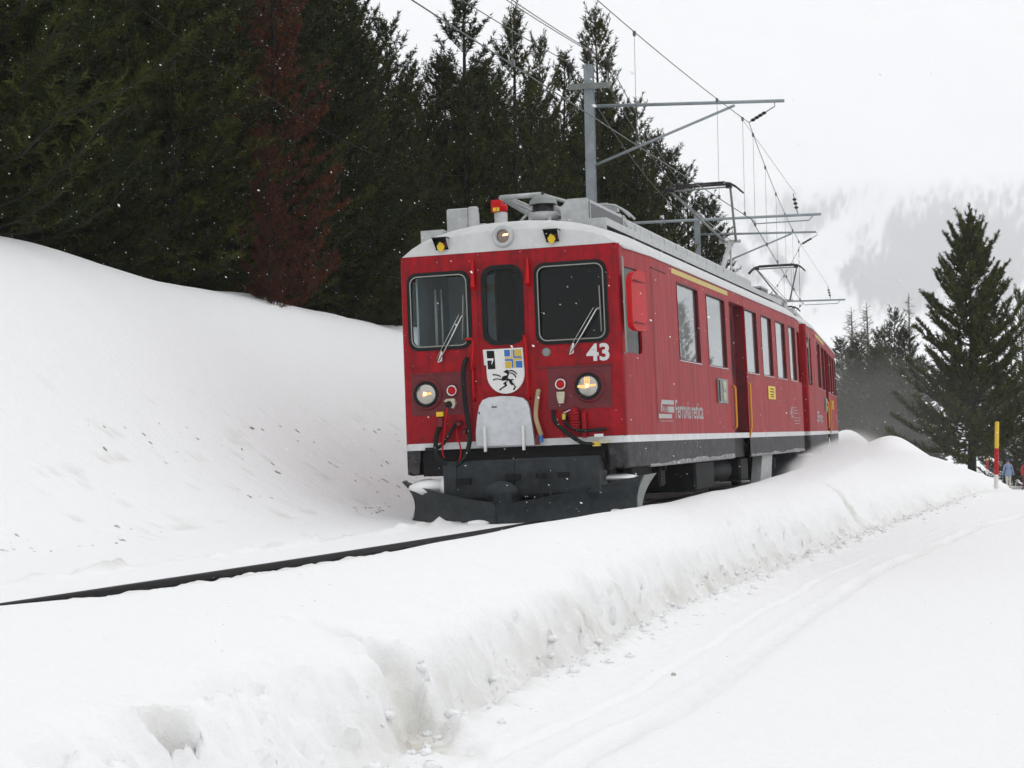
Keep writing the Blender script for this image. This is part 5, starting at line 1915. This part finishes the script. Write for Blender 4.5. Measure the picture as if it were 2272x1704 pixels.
def place_tree(proto, x, y, H, Hp=H_P, wide=1.0, rot=0.0, label='', group=None, sink=.25, cat='tree', z=None):
    first = proto.name not in used
    o = proto if first else copy_tree(proto)
    used.add(proto.name)
    o.location = (x, y, (gz(x, y) if z is None else z) - sink)
    sc = H / Hp
    o.scale = (sc * wide, sc * wide, sc)
    o.rotation_euler = (0, 0, rot)
    tag(o, label, cat, group)
    return o


def at_px(px, py, D):
    d = fw + r2 * ((px - 1136) / F_PX) - u2 * ((py - 852) / F_PX)
    return CAM + d * D


rngT = random.Random(8)
# trees whose tops stand against the sky, each where it grows (bearing and distance surveyed from the camera)
GROUP_SKY = 'pines on the snow bank standing out against the sky'
sky_trees = [
    (725, -60, 37, 3, 1.15, 'bushy dark pine at the sky edge of the forest, beside the rust brown tree'),
    (775, -5, 41, 1, .8, 'thin pointed pine just right of the bushy one at the sky edge of the forest'),
    (868, 55, 43, 3, .95, 'pale tipped rounded pine with two leading tips left of the tallest spire'),
    (905, 150, 47, 0, .85, 'small pine in the dip left of the tallest spire pine'),
    (965, 130, 50, 1, .8, 'low pine with long side branches at the foot of the tallest spire'),
    (1018, -30, 50, 5, 1.05, 'tallest airy spire pine cut by the top of the photo, with see-through branches'),
    (1070, 150, 54, 0, .9, 'dense pine filling the gap between the two tallest pines'),
    (1133, 32, 46, 5, .95, 'dark pine with thick upturned tips and a bare leading shoot left of the near mast'),
    (1190, 95, 52, 3, .6, 'broad dark pine shouldering the one with the bare leading shoot'),
    (1245, 120, 58, 4, .8, 'narrow pine with a bare top just left of the near mast'),
    (1312, 28, 55, 5, .85, 'slender spire pine directly behind the near catenary mast'),
    (1360, 205, 57, 0, .85, 'pine right of the near mast whose branch tips reach the bracket arm'),
    (1407, 225, 56, 1, .75, 'small pine with a bare leading shoot under the bracket arm of the near mast'),
    (1440, 300, 60, 0, .9, 'bushy pine below the bracket strut of the near mast'),
    (1489, 335, 60, 4, .95, 'slim pointed pine right of the bracket strut'),
    (1522, 372, 64, 1, .8, 'pine touching the first raised pantograph'),
    (1560, 440, 64, 2, 1.0, 'low dark pine behind the farther mast and the raised pantograph'),
    (1592, 530, 66, 2, 1.0, 'lowest dark pine at the right end of the forest, just above the train roof'),
]
protos = PR + [PR_SPARSE]
for (px, py, D, pi, wd, lab) in sky_trees:
    p = at_px(px, py, D)
    g = gz(p.x, p.y)
    place_tree(protos[pi], p.x, p.y, p.z - g + .25, wide=wd * 1.18, rot=rngT.random() * 6.28, label=lab, group=GROUP_SKY)
# rust brown tree
p = at_px(600, -260, 32.5)
place_tree(PR_RUST, p.x, p.y, p.z - gz(p.x, p.y), wide=.80, rot=1.0, label='rust brown dying pine among the dark green forest trees', group=None)
p = at_px(590, 250, 30.0)
place_tree(PR_RUST, p.x, p.y, p.z - gz(p.x, p.y), wide=.8, rot=3.0, label='short rust brown young pine at the foot of the taller rust brown one', group=None)

# forest behind: skyline limit as bearing -> top row, so that no hidden tree stands above the visible ones
SKX = [-200, 560, 700, 760, 830, 930, 1010, 1100, 1180, 1240, 1300, 1400, 1480, 1560, 1640, 1700]
SKY = [-900, -700, -140, 10, 110, 190, 150, 130, 140, 180, 190, 280, 390, 500, 620, 720]
GROUP_F = 'pines crowded together in the dark forest'
LAB_F = 'dark green pine crowded among the others in the forest on the snow bank'
spots = []
k = 0
tries = 0
placed = []
while len(placed) < 190 and tries < 9000:
    tries += 1
    s = rngT.uniform(-14, 52)
    d = -7.6 - 26 * rngT.random() ** 1.5
    if s > 26:
        d += rngT.uniform(0, 3.2)
    x, y = sd2xy(s, d)
    v = Vector((x, y, 0)) - CAM
    D = v.dot(fw)
    if D < 8:
        continue
    px = 1136 + F_PX * v.dot(r2) / D
    if px < -500 or px > 1650:
        continue
    mind = 1.15 if D < 45 else 1.6
    if any((x - a) ** 2 + (y - b_) ** 2 < mind ** 2 for a, b_ in placed):
        continue
    g = gz(x, y)
    lim = float(np.interp(px, SKX, SKY))
    zmax = at_px(px, lim, D).z
    H = min(rngT.uniform(8.0, 13.5), (zmax - g) * rngT.choice((.55, .75, .9, 1.0, 1.0, 1.08)))
    if H < 2.0:
        continue
    placed.append((x, y))
    i = rngT.randrange(5)
    place_tree(PR[i], x, y, H, wide=rngT.uniform(.85, 1.2) * (1.0 if H > 6 else 1.3), rot=rngT.random() * 6.28, label=LAB_F, group=GROUP_F)

LAB_Y = 'low young pine along the top edge of the snow bank, under the taller forest'
for q in range(46):
    s = -13 + q * 0.72 + rngT.uniform(-.25, .25)
    x, y = sd2xy(s, -7.9 - 1.3 * rngT.random())
    i = rngT.randrange(5)
    place_tree(PR[i], x, y, rngT.uniform(2.2, 4.8), wide=rngT.uniform(1.1, 1.5), rot=rngT.random() * 6.28, label=LAB_Y, group='young pines along the top of the snow bank', sink=.35)

# right-hand side
p = at_px(2148, 486, 68)
b_ = at_px(2160, 1058, 68)
bx, by = b_.x, b_.y
place_tree(PR_BIG, bx, by, p.z - gz(bx, by) + .2, Hp=8.4, wide=1.02, rot=.4, label='big dark green pine standing alone beside the road at right', group=None, sink=.2)
GR = 'trees across the road at the right edge'
for (px, py, D, pr, wd, lab) in ((2268, 640, 112, PR[3], .9, 'dark pine cut by the right edge of the photo, above the walkers'),
                                 (2222, 800, 118, PR[1], 1.0, 'small dark pine between the big pine and the right edge'),
                                 (2300, 740, 112, PR[0], 1.1, 'pine mostly outside the right edge of the photo')):
    p = at_px(px, py, D)
    place_tree(pr, p.x, p.y, max(2.0, p.z - gz(p.x, p.y)), wide=wd, rot=px * .1, label=lab, group=GR)
LA = [larch_proto('larch_tree', 5), larch_proto('larch_tree', 15, R=1.2)]
GB = 'far trees beyond the bend, dimmed by the snow'
far = [(1888, 672, 118, LA[0], 1.25, 9.0, 'bare grey larch right behind the end of the train'),
       (1922, 662, 120, LA[0], 1.2, 9.0, 'taller bare grey larch second from the train'),
       (1962, 700, 110, LA[1], 1.2, 9.0, 'faint bare larch just left of the small far pine'),
       (2016, 640, 104, LA[1], 1.0, 9.0, 'thin bare larch with a dark stem close left of the big pine'),
       (1892, 752, 116, PR[4], 1.5, 10.0, 'dark slim spruce in front of the bare larches'),
       (1983, 678, 108, PR[1], 1.0, 10.0, 'small far pine with an open top left of the big pine'),
       (1865, 790, 126, LA[0], 1.4, 9.0, 'low bare larch touching the roof end of the train'),
       (1935, 770, 106, PR[2], 1.6, 10.0, 'grey green far pine below the taller larch'),
       (1850, 830, 124, PR[3], 1.5, 10.0, 'low far pine just behind the last carriage roof'),
       (1872, 745, 128, PR[0], 1.5, 10.0, 'dim far pine tucked between the train and the bare larches'),
       (1918, 735, 122, PR[3], 1.3, 10.0, 'dim far pine under the tip of the taller larch'),
       (1955, 720, 114, PR[1], 1.3, 10.0, 'far pine with an irregular top between larch and open pine'),
       (1905, 800, 98, PR[0], 1.7, 10.0, 'low far pine above the small snow mound'),
       (1968, 765, 96, PR[3], 1.1, 10.0, 'bushy far pine left of the big pine'),
       (2010, 720, 88, PR[2], 1.5, 10.0, 'far pine half hidden by the big pine'),
       (1950, 830, 90, PR[3], 1.4, 10.0, 'lowest of the far pines above the round snow mound'),
       (2035, 780, 84, PR[0], 1.6, 10.0, 'far pine peeping between the lower branches of the big pine')]
for (px, py, D, pr, wd, hp, lab) in far:
    p = at_px(px, py, D)
    place_tree(pr, p.x, p.y, p.z - gz(p.x, p.y), Hp=hp, wide=wd, rot=px * .37, label=lab, group=GB)
# brown brush behind the walkers
BR = larch_proto('brown_shrub', 77, H=3.0, R=1.5, matn='brush')
for i, (px, py, D, lab) in enumerate(((2246, 955, 118, 'brown leafless shrub behind the walker in pale blue'), (2285, 930, 122, 'brown leafless shrub at the right edge behind the walker in red'))):
    p = at_px(px, py, D)
    place_tree(BR, p.x, p.y, max(1.5, p.z - gz(p.x, p.y)), Hp=3.0, wide=1.5, rot=i * 2.0, label=lab, group='brown shrubs behind the walkers', cat='shrub')
# trees across the road, outside the frame: the carriage windows mirror them
for i, (x, y, H, pi) in enumerate(((9.3, 46, 7.6, 4), (10.0, 54, 6.6, 0), (11.6, 74, 4.6, 2))):
    place_tree(PR[pi], x, y, H, wide=.9, rot=i * 1.3, label='pine across the road, seen only mirrored in the carriage windows', group='pines mirrored in the carriage windows')

# ------------------------------------------------------------------ snow poles
def snow_pole(px, pyb, D, h, r, label, lean=-.04):
    p = at_px(px, pyb, D)
    o = empty('snow_pole', (p.x, p.y, p.z - .05), (0, lean * -1.0, 0))
    z = 0
    for nm, mt_, f in (('white_band', 'white', .22), ('red_band', 'red_bright', .41), ('yellow_band', 'yellow', .41)):
        k = MB()
        k.lathe([(r, z), (r, z + h * f)] + ([(r * .6, z + h * f + .01), (0, z + h * f + .012)] if nm[0] == 'y' else []), (0, 0, 0), 'z', 12)
        k.build(nm, mt_, o)
        z += h * f
    tag(o, label, 'snow pole', 'snow poles along the road')


snow_pole(2210, 1080, 46, 1.60, .052, 'near yellow and red snow pole beside the walkers')
snow_pole(2190, 1050, 96, 1.15, .05, 'small far red snow pole right of the big pine trunk')


# ------------------------------------------------------------------ walkers
def person(px, pyb, D, jacket, trousers, label, heading, phase):
    p = at_px(px, pyb, D)
    H = 1.68
    root = empty('person', (p.x, p.y, gz(p.x, p.y) - .02), (0, 0, heading))
    j = [(0, 0, .90), (0, .01, 1.10), (0, .01, 1.30), (0, 0, 1.42), (0, 0, 1.52), (0, -.01, 1.60),     # 0 pelvis 1 waist 2 chest 3 neck base 4 neck 5 head
         (.17, .0, 1.38), (.25, .03 * phase, 1.12), (.27, -.08 * phase, .88), (.27, -.11 * phase, .80),   # right arm 6-9
         (-.17, .0, 1.38), (-.25, -.03 * phase, 1.12), (-.27, .08 * phase, .88), (-.27, .11 * phase, .80),
         (.09, 0, .84), (.10, .10 * phase, .48), (.10, .04 * phase, .09), (.11, -.10 + .05 * phase, .03),
         (-.09, 0, .84), (-.10, -.08 * phase, .48), (-.10, -.16 * phase, .09), (-.11, -.27 * phase - .02, .03)]
    e = [(0, 1), (1, 2), (2, 3), (3, 4), (4, 5), (3, 6), (6, 7), (7, 8), (8, 9), (3, 10), (10, 11), (11, 12), (12, 13), (0, 14), (14, 15), (15, 16), (16, 17), (0, 18), (18, 19), (19, 20), (20, 21)]
    rr = [.15, .145, .17, .10, .055, .085, .085, .065, .05, .035, .085, .065, .05, .035, .10, .075, .055, .05, .10, .075, .055, .05]
    me = bpy.data.meshes.new('body')
    me.from_pydata(j, e, [])
    o = bpy.data.objects.new('body', me)
    COL.objects.link(o)
    o.parent = root
    sk = o.modifiers.new('skin', 'SKIN')
    for v, r in zip(me.skin_vertices[0].data if me.skin_vertices else [], rr):
        v.radius = (r, r * .8)
    if not me.skin_vertices:
        bpy.context.view_layer.objects.active = o
    sb = o.modifiers.new('sub', 'SUBSURF')
    sb.levels = sb.render_levels = 1
    bpy.context.view_layer.update()
    ev = bpy.data.meshes.new_from_object(o.evaluated_get(bpy.context.evaluated_depsgraph_get()))
    o.modifiers.clear()
    o.data = ev
    for mm in (jacket, trousers, 'skin', 'glove', 'hat'):
        ev.materials.append(M[mm])
    for f in ev.polygons:
        c = f.center
        f.use_smooth = True
        f.material_index = 1 if c.z < .80 and abs(c.x) < .20 else (3 if (c.z < .84 and abs(c.x) >= .2) or c.z < .08 else (2 if c.z > 1.47 else 0))
        if c.z < .08:
            f.material_index = 3
    # jacket hem flare, hat
    k = MB()
    k.lathe([(.205, .80), (.20, .95), (.19, 1.15)], (0, 0, 0), 'z', 14)
    h = k.build('jacket_hem', jacket, root)
    h.scale = (1, .75, 1)
    k = MB()
    k.lathe([(.10, 1.60), (.108, 1.63), (.10, 1.69), (.06, 1.73), (0, 1.74)], (0, -.01, 0), 'z', 14)
    k.build('hat', 'hat', root)
    tag(root, label, 'person', 'walkers on the road')
    return root


person(2238, 1087, 99, 'jacket_blue', 'trousers', 'walker in pale blue jacket, pale trousers and dark blue hat on the snow road', .3, 1)
person(2277, 1090, 104, 'jacket_red', 'trousers_red', 'walker in red jacket cut off by the right edge of the photo', 0.5, -1)

# ------------------------------------------------------------------ small things: clods, stone, falling snow
rng = np.random.default_rng(99)


def octa(P, A, B, Cc):
    """octahedra: centres P, half axes A, B, C (n x 3)"""
    v = np.stack([P + A, P - A, P + B, P - B, P + Cc, P - Cc], 1).reshape(-1, 3)
    f = np.array([[0, 2, 4], [2, 1, 4], [1, 3, 4], [3, 0, 4], [2, 0, 5], [1, 2, 5], [3, 1, 5], [0, 3, 5]])
    t = (np.arange(len(P))[:, None, None] * 6 + f[None]).reshape(-1, 3)
    return v, t


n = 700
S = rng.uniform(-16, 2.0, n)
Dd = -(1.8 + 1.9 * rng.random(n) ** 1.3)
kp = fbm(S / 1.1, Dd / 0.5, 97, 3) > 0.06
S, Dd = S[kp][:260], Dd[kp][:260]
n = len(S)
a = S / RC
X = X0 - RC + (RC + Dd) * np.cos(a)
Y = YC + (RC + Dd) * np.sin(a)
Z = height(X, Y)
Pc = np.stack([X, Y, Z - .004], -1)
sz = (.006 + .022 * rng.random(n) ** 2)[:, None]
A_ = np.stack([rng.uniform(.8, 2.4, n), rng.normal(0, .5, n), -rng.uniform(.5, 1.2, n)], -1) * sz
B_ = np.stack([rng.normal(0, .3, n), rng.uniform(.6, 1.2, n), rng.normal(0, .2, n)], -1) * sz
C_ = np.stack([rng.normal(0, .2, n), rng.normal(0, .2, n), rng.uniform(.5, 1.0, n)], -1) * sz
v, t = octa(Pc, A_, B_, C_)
o = bpy.data.objects.new('snow_clods', tri_mesh('snow_clods', v, t, None, 'clod'))  # clods coloured dark to paint the lumps' shadow marks
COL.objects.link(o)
tag(o, 'dark coloured clods painting the shadow marks of lumps on the foot of the left snow bank', None, None, 'stuff')

# clods of snow along the foot of the cut berm
n = 1000
S = rng.uniform(-18.8, 16, n)
db = np.interp(S, BASE_S, BASE_D)
Dd = db + rng.choice([-.06, .08, .12], n) + np.abs(rng.normal(0, .14, n))
a = S / RC
X = X0 - RC + (RC + Dd) * np.cos(a)
Y = YC + (RC + Dd) * np.sin(a)
Z = height(X, Y)
sz = (.006 + .034 * rng.random(n) ** 3.2)
P0 = np.stack([X, Y, Z + sz * .25], -1)
vs, ts, off = [], [], 0
for i in range(n):
    NA, NB = 7, 4
    q = []
    for bb in range(NB + 1):
        th = math.pi * bb / NB
        for aa in range(NA):
            ph = 2 * math.pi * aa / NA
            r = sz[i] * rng.uniform(.75, 1.25)
            q.append(P0[i] + np.array([r * math.sin(th) * math.cos(ph) * 1.2, r * math.sin(th) * math.sin(ph) * 1.2, r * math.cos(th) * .8]))
    for bb in range(NB):
        for aa in range(NA):
            a2 = (aa + 1) % NA
            ts += [(off + bb * NA + aa, off + bb * NA + a2, off + (bb + 1) * NA + a2), (off + bb * NA + aa, off + (bb + 1) * NA + a2, off + (bb + 1) * NA + aa)]
    vs += q
    off += len(q)
me = tri_mesh('snow_lumps', vs, ts, None, 'snow')
me.polygons.foreach_set('use_smooth', np.ones(len(ts), bool))
o = bpy.data.objects.new('snow_lumps', me)
COL.objects.link(o)
tag(o, 'broken snow lumps lying along the foot of the cut snow bank', None, None, 'stuff')

k = MB()
k.lathe([(.0, -.01), (.014, 0), (.018, .009), (.011, .018), (0, .02)], (0, 0, 0), 'z', 7, 0, False)
o = k.build('stone', 'clod', None, (3.13, -7.24, gz(3.13, -7.24)))
tag(o, 'small dark stone lying on the snow road below the cut bank', 'stone')

n = 15000
P_ = np.stack([rng.uniform(-11, 9, n), rng.uniform(-17.2, 14, n), rng.uniform(-.6, 8.5, n)], -1)
dist = np.linalg.norm(P_ - np.array(CAM), axis=1)
P_ = P_[dist > 3.6]
sdv_, ddv_ = xy2sd(P_[:, 0], P_[:, 1])
keep = ~((np.abs(P_[:, 0]) < 1.5) & (P_[:, 1] > -.9) & (P_[:, 2] < 4.0))
P_ = P_[keep]
n = len(P_)
sz = (.0014 + .0036 * rng.random(n) ** 3.0)[:, None]
dirv = np.array([.75, .15, -.62]) + rng.normal(0, .22, (n, 3))
dirv /= np.linalg.norm(dirv, axis=1, keepdims=True)
e1 = np.cross(dirv, np.array([0, 1.0, 0.2]))
e1 /= np.linalg.norm(e1, axis=1, keepdims=True)
e2 = np.cross(dirv, e1)
v, t = octa(P_, dirv * sz * 1.8, e1 * sz, e2 * sz)
o = bpy.data.objects.new('falling_snow', tri_mesh('falling_snow', v, t, None, 'flake'))
COL.objects.link(o)
tag(o, 'fine snowflakes falling through the air', None, None, 'stuff')
